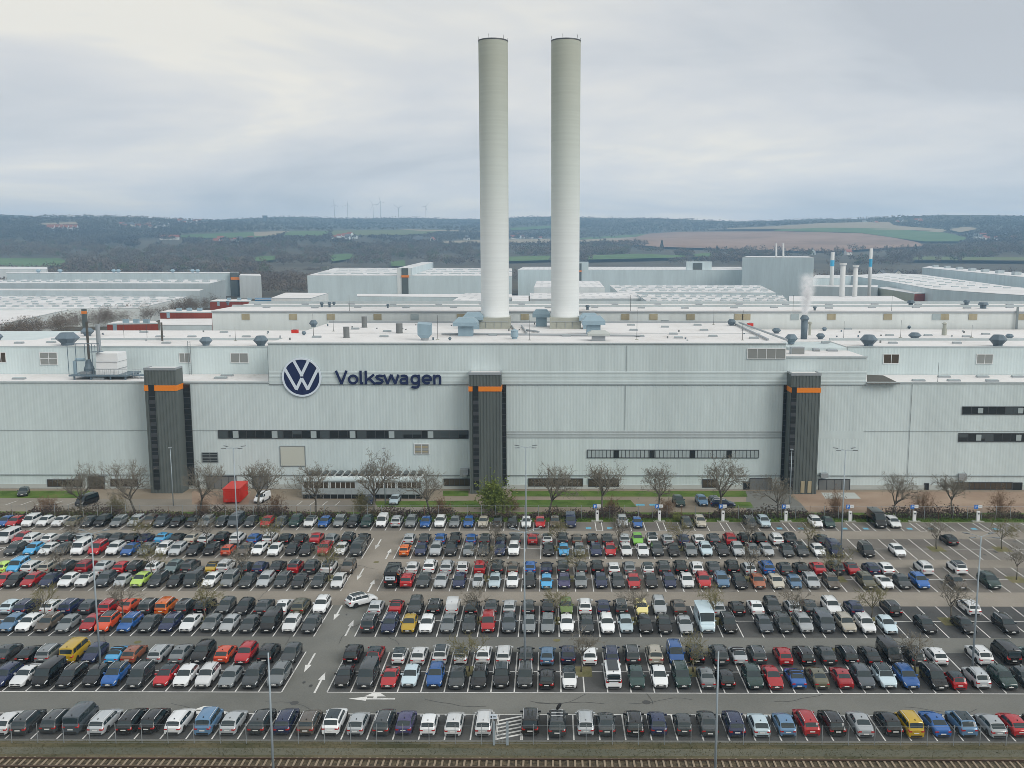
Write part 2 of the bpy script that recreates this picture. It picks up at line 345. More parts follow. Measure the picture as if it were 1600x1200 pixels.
def car_parts(k, extra=''):
    nm, L, W, Hh, tc, tf, tr, tb, zn, zc, zb, rw, wr = TYPES[k]
    S = car_shape(k); hw = W / 2; out = []
    B = MB(); PN = 'car_paint'
    ts = sorted(set([0, .008, .02, .045, .08, .13, tc * .75, tc - .012, tc, tc + .012, (tc + tf) / 2, tf - .012, tf, tf + .012, (tf + tr) / 2 - .1, (tf + tr) / 2, (tf + tr) / 2 + .1, tr - .012, tr, tr + .012, (tr + tb) / 2, tb - .008, tb, min(tb + .01, .992), .985, .994, 1]))
    qs = [0, .5, 1, 1.5, 2, 2.5, 3, 3.5, 4, 4.5, 5, 5.5, 6, 7]
    full = [(q, 1) for q in qs] + [(q, -1) for q in qs[::-1][1:]]
    vs = []
    for t in ts:
        for q, sg in full:
            p = S(t, q); p[0] *= sg; vs.append(p)
    n = len(full); fs = []
    for i in range(len(ts) - 1):
        for j in range(n - 1): fs.append(((i + 1) * n + j, (i + 1) * n + j + 1, i * n + j + 1, i * n + j)[::-1])
        fs.append((i * n, i * n + n - 1, (i + 1) * n + n - 1, (i + 1) * n)[::-1])
    B.add(vs, fs, PN); B.add(vs[:n], [tuple(range(n))], PN); B.add(vs[-n:], [tuple(range(n))[::-1]], PN)
    for f in range(len(B.F)): pass
    # sills, grille, bumper inserts, arches, mirrors
    B.box(-hw * .66, hw * .66, -L / 2 - .012, -L / 2 + .05, .22, .40, 'black_plastic')
    B.box(-hw * .58, hw * .58, -L / 2 - .008, -L / 2 + .05, .45, .58, 'black_plastic')
    B.box(-.07, .07, -L / 2 - .016, -L / 2 + .02, .50, .565, 'rail_silver')
    B.box(-hw * .66, hw * .66, L / 2 - .05, L / 2 + .012, .22, .40, 'black_plastic')
    for sg in (-1, 1):
        x0, x1 = sorted((sg * (hw - .03), sg * (hw + .004)))
        B.box(x0, x1, -L * .24, L * .24, .2, .29, 'black_plastic')
        for ty in (.185, .80):
            yc = -L / 2 + ty * L; r = wr + .055
            pts = [(sg * (hw + .006), yc + r * math.cos(a), wr + r * math.sin(a)) for a in np.linspace(-.35, math.pi + .35, 12)]
            B.add(pts, [tuple(range(12)) if sg < 0 else tuple(range(12))[::-1]], 'black_plastic')
        my = -L / 2 + (tc + .085) * L; x0, x1 = sorted((sg * (hw * .93), sg * (hw + .16)))
        B.box(x0, x1, my - .06, my + .08, zc - .01, zc + .15, PN)
    if k in 'esm' or 'R' in extra:
        zr = Hh + .03
        for sg in (-1, 1):
            y0, y1 = -L / 2 + (tf + .03) * L, -L / 2 + (tr - .02) * L
            B.tube([(sg * hw * rw * .94, y0, zr - .075), (sg * hw * rw * .93, y0 + .12, zr - .012), (sg * hw * rw * .93, (y0 + y1) / 2, zr), (sg * hw * rw * .93, y1 - .12, zr - .02), (sg * hw * rw * .94, y1, zr - .08)], .03, 'rail_silver' if k != 's' or len(extra) else 'black_plastic', 4)
    if k not in 'ox': B.box(-.035, .035, L / 2 - (1 - tr) * L - .38, L / 2 - (1 - tr) * L - .22, Hh - .03, Hh + .045, 'black_plastic')
    if k == 'o':
        B.box(-hw * .68, hw * .68, -L / 2 + .43 * L, -L / 2 + .72 * L, .88, .972, 'soft_top')
        for sg in (-1, 1):
            B.box(sg * .38 - .22, sg * .38 + .22, -L / 2 + .55 * L, -L / 2 + .585 * L, .95, 1.18, 'soft_top')
            B.tube([(sg * hw * .82, -L / 2 + tc * L, .92), (sg * hw * .66, -L / 2 + .415 * L, 1.36)], .035, PN, 4)
        B.tube([(-hw * .66, -L / 2 + .415 * L, 1.36), (hw * .66, -L / 2 + .415 * L, 1.36)], .035, PN, 4)
    out.append(('body', B))
    g = 'car_glass'
    ws = MB()
    if k == 'o': ws.quad((-hw * .78, -L / 2 + tc * L, .93), (hw * .78, -L / 2 + tc * L, .93), (hw * .63, -L / 2 + .41 * L, 1.35), (-hw * .63, -L / 2 + .41 * L, 1.35), g)
    else: patch(ws, S, np.linspace(tc + .012, tf - .008, 4), [5.12, 5.5, 6, 7], .012, g, 1, True)
    out.append(('windscreen', ws))
    if k != 'o':
        rw_ = MB(); a, b_ = tr + (tb - tr) * .12, tb - (tb - tr) * .1
        if not (k in 'ML' and 'W' not in extra): patch(rw_, S, np.linspace(a, b_, 4), [5.2, 5.6, 6, 7], .012, g, 1, True); out.append(('rear_window', rw_))
        for sg in (1, -1):
            sw = MB(); t0 = tc + .38 * (tf - tc); t1 = tr + (.35 if k not in 'ax' else .3) * (tb - tr)
            if k == 'x': t1 = tr
            spl = [t0 + (t1 - t0) * f for f in ((.0, .44, .465, .80, .825, 1) if k in 'evms' else (.0, .5, .53, 1))]
            if k in 'LM': spl = [t0, tc + .22]
            for a, b_ in zip(spl[::2], spl[1::2]): patch(sw, S, np.linspace(a, b_, 4), [4.13, 4.5, 4.86], .012, g, sg)
            out.append(('side_window', sw))
        if k == 'x':
            st = MB(); patch(st, S, np.linspace(tf + .005, tb - .01, 6), [4.92, 5.0, 5.5, 6, 7], .006, 'soft_top', 1, True); out.append(('soft_top', st))
        if 'P' in extra:
            rp = MB(); patch(rp, S, np.linspace(tf + .02, tr - .03, 4), [5.3, 5.6, 6, 6.5, 7], .022, g, 1, True); out.append(('roof_panel', rp))
        if 'K' in extra:
            rp = MB(); patch(rp, S, np.linspace(tf - .002, tr - .002, 8), [4.97, 5.2, 5.5, 6, 6.5, 7], .022, 'car_glass', 1, True); out.append(('roof_panel', rp))
    for sg in (1, -1):
        hl = MB(); patch(hl, S, [.006, .02, .045, .085], [2.75, 3.3, 3.9], .012, 'lamp_glass', sg); out.append(('headlight', hl))
    for sg in (1, -1):
        tl = MB(); q0, q1 = (2.6, 3.95) if k not in 'vmML' else (2.9, 4.35)
        patch(tl, S, [.965, .985, .994, 1], [q0, (q0 + q1) / 2, q1], .012, 'tail_red', sg)
        zl = (zb - .20) if k not in 'ax' else .78
        x0, x1 = sorted((sg * hw * .52, sg * hw * .845)); tl.box(x0, x1, L / 2 - .02, L / 2 + .014, zl - .14, zl, 'tail_red'); out.append(('taillight', tl))
    pl = MB(); pl.box(-.26, .26, -L / 2 - .03, -L / 2, .40, .51, 'plate'); out.append(('number_plate', pl))
    pl = MB(); zp = .68 if k not in 'ax' else .52; pl.box(-.26, .26, L / 2 - .01, L / 2 + .02, zp - .11, zp, 'plate'); out.append(('number_plate', pl))
    for sg in (1, -1):
        for ty in (.185, .80):
            w = MB(); yc = -L / 2 + ty * L; n = 14
            ring = lambda x, r: [(x, yc + r * math.cos(2 * math.pi * i / n), wr + r * math.sin(2 * math.pi * i / n)) for i in range(n)]
            xi, xo = sg * (hw - .2), sg * (hw + .016)
            vs = ring(xi, wr) + ring(xo - sg * .02, wr) + ring(xo, wr * .93) + ring(xo, wr * .68) + ring(xo - sg * .015, wr * .62)
            for q in range(4):
                w.add(vs[q * n:(q + 2) * n], [(i, (i + 1) % n, n + (i + 1) % n, n + i) if sg < 0 else (n + i, n + (i + 1) % n, (i + 1) % n, i) for i in range(n)], 'tyre')
            w.add(ring(xo - sg * .014, wr * .66), [tuple(range(n)) if sg < 0 else tuple(range(n))[::-1]], 'alloy')
            w.add([(xo - sg * .012, yc + math.cos(a) * r * wr, wr + math.sin(a) * r * wr) for i in range(5) for a, r in ((i * 1.2566, .2), (i * 1.2566 + .32, .6), (i * 1.2566 + .94, .6))],
                  [(i * 3, i * 3 + 1, i * 3 + 2) if sg < 0 else (i * 3 + 2, i * 3 + 1, i * 3) for i in range(5)], 'black_plastic')
            out.append(('wheel', w))
    return out
COLS = {'w': ('white', (.74, .76, .77)), 's': ('silver', (.42, .45, .47)), 'g': ('grey', (.19, .21, .22)), 'd': ('dark-grey', (.046, .054, .058)), 'k': ('black', (.007, .008, .009)),
 'n': ('navy', (.014, .024, .075)), 'b': ('royal-blue', (.02, .105, .34)), 'B': ('steel-blue', (.10, .20, .33)), 'l': ('sky-blue', (.07, .36, .66)), 'r': ('red', (.42, .014, .018)),
 'o': ('orange', (.72, .16, .02)), 'y': ('yellow', (.5, .33, .02)), 'Y': ('lime', (.47, .68, .13)), 'G': ('dark-green', (.018, .05, .045)), 'E': ('bright-green', (.17, .45, .05)),
 'c': ('brown', (.12, .10, .08)), 'e': ('beige', (.46, .43, .36)), 'p': ('purple', (.055, .05, .13)), 'i': ('ice-blue', (.50, .62, .68)), 'm': ('crimson', (.30, .014, .02)),
 'C': ('copper', (.30, .10, .05)), 'P': ('pale-yellow', (.72, .64, .26)), 't': ('teal-grey', (.15, .22, .23)), 'O': ('olive', (.12, .115, .075)), 'j': ('moss-green', (.14, .22, .045)), 'z': ('slate-grey', (.065, .08, .095)), 'V': ('vermilion', (.58, .07, .02))}
TEMPL = {}
def template(k, extra):
    key = (k, extra)
    if key not in TEMPL: TEMPL[key] = [(n, mb) for n, mb in car_parts(k, extra)]
    return TEMPL[key]
MESHES = {}
def car_meshes(k, extra):
    key = (k, extra)
    if key not in MESHES:
        MESHES[key] = [(n, mb.mesh('car_' + n, smooth=(n == 'body'))) for n, mb in template(k, extra)]
        me = MESHES[key][0][1]                                        # crease the body where panels turn sharply
        try: me.set_sharp_from_angle(angle=R(38))
        except Exception: pass
    return MESHES[key]
KINDNAME = {k: v[0].replace('SUV', 'off_roader').replace(' ', '_') for k, v in TYPES.items()}

# rows as read from the photograph: column of the near bumper, type, colour, flags (+ nose out, - tail out, P glass roof, K black roof, R rails)
ROWS = {
1: (1154, '-', "-3hw 26ed 70ed 107vz 148es 190ek 226ek 267ew 314mB 354hs 398ed 437en 475ec 515swP 554hs 594ed 629hp 667cw 707hw 754ew 828mk 871sdX 916esR 949qd 994ek 1031hn 1071cd 1111ad 1153en 1192hi 1233hB 1270er 1311ek 1355as 1401hk 1432my 1475ab 1517sBP 1562hs 1598hr 1640hk"),
2: (1079.5, '+', "-8sn 23aw 59vk 96ek 135hk 166sbK 207md 246hrK 278hw 314sw 351hg 388sd 427sg 531ak 569vd 605qr 637hi 677sb 712hd 747ek 782skP 820md 854hk- 890cwK 959vwQ- 997hG 1034hw 1069mG 1109ag- 1139hk- 1182sG 1214ar 1251xb- 1286aO- 1325am- 1358sz 1393siK 1428sb 1471mk 1502crK- 1540ss- 1581sG 1618hd"),
3: (1042, '-', "-8ad 31qk 61eg 100vy 134hn+ 171xl 197hC 237es 271ag 306sk+ 342hV 376sr+ 411sk 447hd+ 546sk 581hrK 621cwK 652hw 686swP 719cwK 754hw 786ew 821hd 855hB 888hn 922hw 957en 990ed 1026se 1059mb+ 1091sk 1128sd 1159xs 1190ed 1230hr 1264ek 1299ad 1334ek 1369ak 1403vk+ 1439ed 1474hw 1544sw 1589vk 1628ht"),
4: (992.5, '+', "4hB 30hw 61ec 94hg 130hr 156sVP 190eb 222ad 255en 287aw 320hg 350hs 382hd 415vk 448hw 481hd 572md- 605en 636hy 664hw 698hg 731ad 761mr 794sz 826hg 856eg 886hw 918hd 950sw 980hi 1010hk 1041hk 1074as 1107Li 1143mk 1200hz 1231sd 1263ss 1297vz 1330se 1361sw 1395hi 1457hk 1519ak 1585ek"),
5: (964, '-', "5hi 28en 69hw 98en 129hz 160er 189aV 222ed 250mo 280ed 311sk 344hd+ 375hk+ 405ad 436aw 464sO 496sw+ 584hs 615xr 646sd+ 676ek 705Mw 736hk 766ad 795hs 825hd 856ak 885hj+ 915sw 944hn 972ed 1004cP+ 1033ss+ 1064ac 1125hs 1156hk 1186aw 1213sd+ 1245hs 1272ad 1307sw+ 1342hn 1401ek 1526ew"),
6: (922, '+', "-8hr 12hk 38hr 66an 95hw 121awP 154sz 183cs 209hY 236ed 266ak 293vd 322hw 351mg 380hd 407es 435ed 463hk 493hd 524hw 609Lk- 633sr- 659hd 687as 716hn 746cs 772hi 800hw 827hk 854cl 882hp 908hg 940hn 967hd 992hr 1020ak 1049hn 1077hw 1103sr 1132sB 1160hk 1189hC 1218he 1246cB 1275es 1306ec 1361sO 1389ow 1418hd 1446sb 1504hc 1557sG"),
7: (900, '-', "-4hY 14ml+ 39ew 65ee 92ed 124sm 150as 181hr 203ek 232hw 262ht+ 289sd 325xy 345sw 376hd 400hn 427ak 456srK 482sd 509swK 540sc+ 642hw 669sw 696ss 721hw 749sr 776sd 801hc 828hb 854xn 880sd 909hd 934sk 960hw 985hg 1014cwK 1039sd 1066sk 1092hw 1119ad 1148sk 1174hs 1203sb 1231hd 1257hk 1284ar 1312sd 1337arK 1368hn 1391hw 1452sw 1506swK"),
8: (871.5, '+', "11ed 40hl 65hw 90hd 115vw 142mr 170sw 195hb 220hg 248sw 269es 297hk 322hk 351cV- 377hc 398hw 424hw 451hk 474hk 502sr 528hw 555vd 630co- 655hn 679ss 703sk 731hg 755hd 780sn 802sw 857hk 881cl 906hg 932hn 955hr 980hw 1006aw 1029sd 1055hk 1082hg 1106si 1133ak 1157ss 1181hg 1203hs 1234hd 1258ed 1284hw 1310vn 1360mk 1410hw"),
9: (853.5, '-', "0vw+ 22hr+ 41ew 69hw 96ed 120hs 154hd 174ad 199hk 220hn 245al 271hk 292ae 315hw 341sk 365sw 392hb 416sw 441hk 465hk 489ar 514hg 540skW 564ak 637hs 661hd 686hb 710sk 735hb 757hd 782hk 805hd 832hr 855hwK 879sd 902hc 926hk 950hd 977hs 998hE+ 1021swK 1045hs 1070hn 1094hw 1119ad 1144sr 1167sk 1191sk 1217sw 1239sd 1289hd 1491hk"),
10: (826.5, '+', "-2hb 14hr 38mw 60hw 84aw 106hO 130hd 151sk 177eg 203es 226sc 246sz 270hk 294hk 315eg 340hd 362vz 386hd 412hr 434hz 457sG 480hwK 503hb 526eg 549sk 570sG 594Mw 617ss- 640sg 663hb 686sw 709hg 731hb 754he 777hk 800hk 822hw 844hr 867hc 892vn 974ss 997cb 1075hd 1097se 1176ed 1198si 1279sw 1300hG 1379Lk 1403ew")}
ORD = ['', 'first', 'second', 'third', 'fourth', 'fifth', 'sixth', 'seventh']
import re
def parse_row(r):
    v, face, s = ROWS[r]; out = []
    for tok in s.split():
        m = re.match(r'(-?\d+)([a-zA-Z])([a-zA-Z])(.*)$', tok); u, k, c, fl = float(m[1]), m[2], m[3], m[4]
        out.append((u, k, c, fl, (fl[-1] if fl and fl[-1] in '+-' else face)))
    return v, out
def car_name(c): return COLS[c[2]][0] + ' ' + TYPES[c[1]][0]
rng = random.Random(3)
PLACED = {}                                # row -> list of (X, Y, name)
def mk_car(k, c, fl, x, y, rz, label, group):
    ex = ''.join(sorted(ch for ch in fl if ch in 'PKRW'))
    t = thing('parked_' + KINDNAME[k], label, {'v': 'minibus', 'L': 'van', 'M': 'van'}.get(k, 'car'), (x, y, 0.02), rz, group)
    t.scale = (rng.uniform(.93, .98), rng.uniform(.92, .99), rng.uniform(.92, .98))
    col = np.array(COLS[c][1]) * rng.uniform(.8, 1.15)
    for n, me in car_meshes(k, ex):
        o = bpy.data.objects.new(n, me); COL.objects.link(o); o.parent = t
        if n == 'body': o.color = (*np.clip(col, 0, 1), 1)
    return t
used = set()
BAYS = []
for r in range(1, 8):
    v, cars = parse_row(r); Y0 = yat(v); PLACED[r] = []
    for i, c in enumerate(cars):
        u, k, cc, fl, f = c; L = TYPES[k][1]
        x = xat(u, Y0); y = Y0 + L / 2 + rng.uniform(-.1, .3)
        rz = (0 if f == '+' else math.pi) + R(rng.uniform(-1.3, 1.3))
        nb = []
        for j in (i - 1, i + 1):
            if 0 <= j < len(cars) and abs(xat(cars[j][0], Y0) - x) < 3.6: nb.append(car_name(cars[j]))
        row = ORD[r] + ' row from the railway'
        base = car_name(c) + (' with glass roof' if 'P' in fl and cc != 'k' else '') + ' in the ' + row
        lab = base + (', between ' + nb[0] + ' and ' + nb[1] if len(nb) == 2 else ', beside ' + nb[0] + ' and empty bay' if nb else ', alone between empty bays')
        if len(lab.split()) > 16: lab = lab.replace(' with glass roof', '')
        if lab in used and i > 1: lab = base.replace(' with glass roof', '') + ', two bays along from ' + car_name(cars[i - 2])
        if lab in used and i + 2 < len(cars): lab = base.replace(' with glass roof', '') + ', two bays before ' + car_name(cars[i + 2])
        used.add(lab)
        if 'Q' in fl: lab = 'white camper minibus with rear ladder rack, tail out in the second row from the railway'
        if 'X' in fl: lab = 'dark-grey SUV carrying a black roof box upright, in the first row from the railway'
        if 'L' == k and cc == 'k': lab = 'tall black panel van parked beside the aisle in the sixth row from the railway'
        if 'L' == k and cc == 'i': lab = 'tall ice-blue panel van standing above its row, fourth row from the railway'
        t = mk_car(k, cc, fl, x, y, rz, lab, 'vehicles parked in the rows of the car park')
        PLACED[r].append((x, y, car_name(c)))
        if 'Q' in fl:
            o = MB()
            for zz in (1.0, 1.25, 1.5): o.box(-.75, .75, 2.5, 2.56, zz, zz + .06, 'black_plastic')
            for xx in (-.6, .55): o.box(xx, xx + .05, 2.5, 2.56, .9, 1.7, 'black_plastic')
            b = bpy.data.objects.new('ladder_rack', o.mesh('ladder_rack')); COL.objects.link(b); b.parent = t
            o = MB(); o.box(-.6, .6, -1.0, 1.7, 1.98, 2.03, 'window_dark'); b = bpy.data.objects.new('roof_panel', o.mesh('roof_panel')); COL.objects.link(b); b.parent = t
        if k == 'L' and cc == 'k':
            L_ = TYPES['L'][1]; o = MB(); o.box(-.72, .72, L_ / 2 - .02, L_ / 2 + .02, 1.32, 1.86, 'emblem_white'); b = bpy.data.objects.new('rear_sign', o.mesh('rear_sign')); COL.objects.link(b); b.parent = t
            o = MB()
            for x0_, x1_ in ((-.48, -.36), (-.32, -.12), (.06, .26), (.30, .50)): o.box(x0_, x1_, L_ / 2 + .02, L_ / 2 + .024, 1.5, 1.66, 'seam')
            d_ = bpy.data.objects.new('print', o.mesh('print')); COL.objects.link(d_); d_.parent = b
            o = MB()
            for sg in (-1, 1): o.add([(sg * 1.03, y_, z_) for y_, z_ in ((2.6, 2.2), (2.75, 2.1), (.9, 1.3), (.7, 1.3))], [(0, 1, 2, 3)], 'orange')
            b = bpy.data.objects.new('side_stripe', o.mesh('side_stripe')); COL.objects.link(b); b.parent = t
        if 'X' in fl:
            o = MB()
            for yy in (-.6, .1, .7): o.box(-.6, .6, yy, yy + .06, 1.70, 1.74, 'rail_silver')
            b = bpy.data.objects.new('roof_rack', o.mesh('roof_rack')); COL.objects.link(b); b.parent = t
            o = MB(); o.lathe(0, 0, [(.05, -.09), (.36, -.09), (.4, -.03), (.4, .03), (.36, .09), (.05, .09)], 'tyre', 18)
            b = bpy.data.objects.new('roof_carrier', o.mesh('roof_carrier')); COL.objects.link(b); b.parent = t; b.location = (-.15, -.5, 2.1); b.rotation_euler = (R(70), 0, R(60))
# the white SUV driving across the aisle
xy = at(565, 944); t = mk_car('s', 'w', 'P', xy[0], xy[1], R(128), 'white SUV turning out of the aisle, alone on the lane between the parked rows', None)

# far rows: past the three hundred that show largest, one object
FAR = [[], [], [], []]; off = 0; far_keys = {}
def far_car(k, c, fl, x, y, rz):
    global off
    ex = ''.join(sorted(ch for ch in fl if ch in 'PKRW')); col = np.clip(np.array(COLS[c][1]) * rng.uniform(.88, 1.1), 0, 1)
    cz, sz = math.cos(rz), math.sin(rz)
    for n, mb in template(k, ex):
        if n == 'number_plate' and False: continue
        V = np.array(mb.V) * (.955, .955, .95); W = np.empty_like(V); W[:, 0] = V[:, 0] * cz - V[:, 1] * sz + x; W[:, 1] = V[:, 0] * sz + V[:, 1] * cz + y; W[:, 2] = V[:, 2] + .02
        FAR[0].extend(W.tolist()); FAR[1].extend([tuple(i + off for i in f) for f in mb.F])
        FAR[2].extend([far_keys.setdefault('car_paint_rows' if m == 'car_paint' else m, len(far_keys)) for m in mb.M])
        FAR[3].extend([(*col, 1.0)] * len(V)); off += len(V)
for r in (8, 9, 10):
    v, cars = parse_row(r); Y0 = yat(v); PLACED[r] = []
    for u, k, c, fl, f in cars:
        x = xat(u, Y0); far_car(k, c, fl, x, Y0 + TYPES[k][1] / 2 + rng.uniform(-.1, .3), (0 if f == '+' else math.pi) + R(rng.uniform(-1.3, 1.3))); PLACED[r].append((x, Y0 + 2.2, COLS[c][0] + ' ' + TYPES[k][0]))
for u, v, k, c, rz in ((615, 789, 'h', 'i', 0), (575, 790, 'e', 'n', 0), (1062, 792, 's', 'G', 6), (1098, 791, 's', 'B', 4), (1119, 791, 'h', 'z', 4), (1132, 795, 'e', 'n', 85), (30, 776, 'h', 'd', 20)):
    p = at(u, v); far_car(k, c, '', p[0], p[1] + 1.6, R(rz))
me = bpy.data.meshes.new('parked_cars'); me.from_pydata(FAR[0], [], FAR[1])
for k in far_keys: me.materials.append(MATS[k])
me.polygons.foreach_set('material_index', FAR[2]); at_ = me.attributes.new('paint', 'FLOAT_COLOR', 'POINT'); at_.data.foreach_set('color', np.array(FAR[3], np.float32).ravel())
me.polygons.foreach_set('use_smooth', [True] * len(FAR[1]))
try: me.set_sharp_from_angle(angle=R(38))
except Exception: pass
o = bpy.data.objects.new('parked_cars', me); COL.objects.link(o); tag(o, 'far rows of parked cars of many colours below the factory fence', 'cars', 'vehicles parked in the rows of the car park', 'stuff')
del FAR
# two vans by the building
for u, v, k, c, rz, lab in ((128, 792, 'v', 'k', -14, 'black minibus parked behind the fence near the brown shrubs'), (405, 787, 'M', 'w', -10, 'white delivery van parked beside the red skip behind the fence')):
    p = at(u, v); mk_car(k, c, '', p[0], p[1] + 2, R(rz), lab, None)
# ================================================================ GROUND
def prof(D): return np.interp(D, [0, 1150, 1600, 2000, 2600, 3300, 4200, 5200, 5900, 6300, 7200, 9600], [0, 0, 8, 20, 46, 86, 146, 203, 232, 240, 225, 205])
def terr(X, Y):
    D = np.hypot(X, Y); A = np.arctan2(X, Y); w = np.clip((D - 1300) / 1800, 0, 1)
    rid = 1 + .045 * np.sin(A * 9 + 2.1) + .03 * np.sin(A * 21 + .6) + .02 * np.sin(A * 47 + 1.9)
    low = .14 * np.sin(A * 6 + D / 900) + .08 * np.sin(A * 17 - D / 420)
    hi = np.clip((D - 4300) / 1300, 0, 1)
    return prof(D) * (1 + w * (hi * (rid - 1) + (1 - hi) * low)) - .06
TG = np.concatenate([np.linspace(700, 3000, 240), np.linspace(3010, 7500, 300)])
def hit(u, v):
    """point of the terrain seen at a pixel"""
    d = ray(u, v); q = EYE[None, :] + d[None, :] * TG[:, None]; below = np.nonzero(q[:, 2] < terr(q[:, 0], q[:, 1]))[0]
    if not len(below): return None
    t1 = TG[below[0]]; t0 = TG[max(below[0] - 1, 0)]
    for _ in range(2):
        tt = np.linspace(t0, t1, 9); q = EYE[None, :] + d[None, :] * tt[:, None]; k = int(np.nonzero(q[:, 2] < terr(q[:, 0], q[:, 1]) + 1e-6)[0][0]) if (q[:, 2] < terr(q[:, 0], q[:, 1]) + 1e-6).any() else 8
        t0, t1 = tt[max(k - 1, 0)], tt[k]
    return EYE + d * t1
nA, radii = 360, [0, 60, 200, 500, 900] + list(np.linspace(1150, 7200, 70)) + [7800, 8600, 9400]
V = []; Fc = []
for r in radii:
    for i in range(nA):
        a = 2 * math.pi * i / nA; x, y = r * math.sin(a), r * math.cos(a); V.append((x, y, float(terr(x, y))))
for k in range(len(radii) - 1):
    for i in range(nA): j = (i + 1) % nA; Fc.append((k * nA + i, k * nA + j, (k + 1) * nA + j, (k + 1) * nA + i)[::-1])
mb = MB(); mb.add(V, Fc, 'land'); o = mb.build('terrain', smooth=True); tag(o, 'rolling valley land rising to wooded hills', kind='structure')
def sheet(name, pts, z, m):
    mb = MB(); a = sum(pts[i][0] * pts[(i + 1) % len(pts)][1] - pts[(i + 1) % len(pts)][0] * pts[i][1] for i in range(len(pts)))
    if a < 0: pts = pts[::-1]
    mb.add([(p[0], p[1], z) for p in pts], [tuple(range(len(pts)))], m); return structure(mb, name)
def rect(name, x0, x1, y0, y1, z, m): return sheet(name, [(x0, y0), (x1, y0), (x1, y1), (x0, y1)], z, m)
def gpoly(name, px, z, m): return sheet(name, [tuple(at(u, v)[:2]) for u, v in px], z, m)
YF = yat(1164); YR = yat(1183)
Y45, Y2, Y4, Y6, Y8, Y10, YT = yat(946), yat(1082), yat(995), yat(924), yat(873), yat(829), yat(815)
rect('railway_bed', -150, 150, yat(1330), YR - .2, -.045, 'ballast')
rect('verge', -150, 150, YR - .2, YF + .6, -.04, 'verge')
rect('trodden_path', -150, 150, yat(1180), yat(1169), -.036, 'trodden')
rect('car_park', -130, 130, YF + .6, Y45, -.03, 'asphalt')
rect('upper_car_park', -130, 130, Y45, YT, -.03, 'paving')
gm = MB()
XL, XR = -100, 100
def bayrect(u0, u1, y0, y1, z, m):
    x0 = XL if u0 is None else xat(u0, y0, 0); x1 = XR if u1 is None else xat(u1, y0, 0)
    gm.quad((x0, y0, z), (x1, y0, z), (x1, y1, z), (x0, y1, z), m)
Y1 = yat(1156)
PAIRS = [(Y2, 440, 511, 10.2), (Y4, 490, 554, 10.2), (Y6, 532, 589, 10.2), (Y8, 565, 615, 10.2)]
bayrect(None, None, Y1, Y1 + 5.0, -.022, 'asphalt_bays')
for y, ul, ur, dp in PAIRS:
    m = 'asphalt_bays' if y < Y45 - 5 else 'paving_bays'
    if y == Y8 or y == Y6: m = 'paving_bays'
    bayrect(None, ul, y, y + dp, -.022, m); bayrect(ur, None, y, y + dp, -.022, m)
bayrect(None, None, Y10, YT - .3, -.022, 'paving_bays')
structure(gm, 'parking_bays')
# markings
mk = MB(); ZM = -.012; LW = .14
def line(x0, y0, x1, y1, w=LW, z=ZM, m='marking'):
    d = np.array([x1 - x0, y1 - y0]); n = np.array([-d[1], d[0]]) / (np.linalg.norm(d) + 1e-9) * w / 2
    mk.quad((x0 + n[0], y0 + n[1], z), (x0 - n[0], y0 - n[1], z), (x1 - n[0], y1 - n[1], z), (x1 + n[0], y1 + n[1], z), m)
SP = 2.5
x = xat(8, Y1, 0)
while x > XL: x -= SP
while x < XR:
    if not xat(776, Y1, 0) < x < xat(812, Y1, 0): line(x, Y1, x, Y1 + 5.0)
    x += SP
line(XL, Y1 + 5.06, XR, Y1 + 5.06)
hx0, hx1 = xat(774, Y1, 0), xat(814, Y1, 0)
for k in range(6): line(hx0, Y1 + .1 + k * .72, hx1, Y1 + 1.1 + k * .72, .27, ZM + .001)
line(hx0, Y1, hx0, Y1 + 5); line(hx1, Y1, hx1, Y1 + 5)
for y, ul, ur, dp in PAIRS:
    for u0, sg in ((ul, -1), (ur, 1)):
        x = xat(u0, y, 0); e = XL if sg < 0 else XR; k = 0
        while abs(x) < 99:
            if k == 0 or True:
                line(x, y, x, y + 4.95); line(x, y + 5.2, x, y + dp)
            x += sg * SP; k += 1
        line(xat(u0, y, 0), y + 5.07, e, y + 5.07)
        if y == Y2: line(xat(u0, y, 0), y - .02, e, y - .02, .16)
CHG = [933, 1030, 1129, 1227, 1327, 1427, 1526]
x = xat(787, Y10, 0)
for k in range(3): line(x + 2.5 * (k + 1), Y10, x + 2.5 * (k + 1), Y10 + 4.9)
while x > XL: line(x, Y10, x, Y10 + 4.9); x -= SP
for i, u in enumerate(CHG + [1625]):
    c = xat(u + 2, Y10 + 4, 0)
    for dx in (-.55, .55, 3.0, 5.4, 7.8): line(c + dx, Y10, c + dx, Y10 + 4.9)
    line(c - .55, Y10 + .05, c + .55, Y10 + .05)
    if i >= 3 or i == 0:
        for dx in (-1.8, 1.8): mk.quad((c + dx - .45, Y10 + 1.0, ZM), (c + dx + .45, Y10 + 1.0, ZM), (c + dx + .45, Y10 + 2.0, ZM), (c + dx - .45, Y10 + 2.0, ZM), 'blue_marking')
def arrow(x, y, ang, L=5.0, w=.22, hw=.75, hl=1.9):
    ca, sa = math.cos(ang), math.sin(ang)
    T = lambda a, b: (x + a * ca - b * sa, y + a * sa + b * ca, ZM)
    mk.add([T(-L / 2, -w / 2), T(L / 2 - hl, -w / 2), T(L / 2 - hl, w / 2), T(-L / 2, w / 2)], [(0, 1, 2, 3)], 'marking')
    mk.add([T(L / 2 - hl, -hw / 2), T(L / 2, 0), T(L / 2 - hl, hw / 2)], [(0, 1, 2)], 'marking')
for u, v, a in ((484, 1035, -90), (500, 1066, 90), (528, 957, -90), (546, 981, 90), (563, 897, -90), (580, 915, 90), (591, 850, -90), (607, 865, 90)):
    p = at(u, v); arrow(p[0], p[1], R(a))
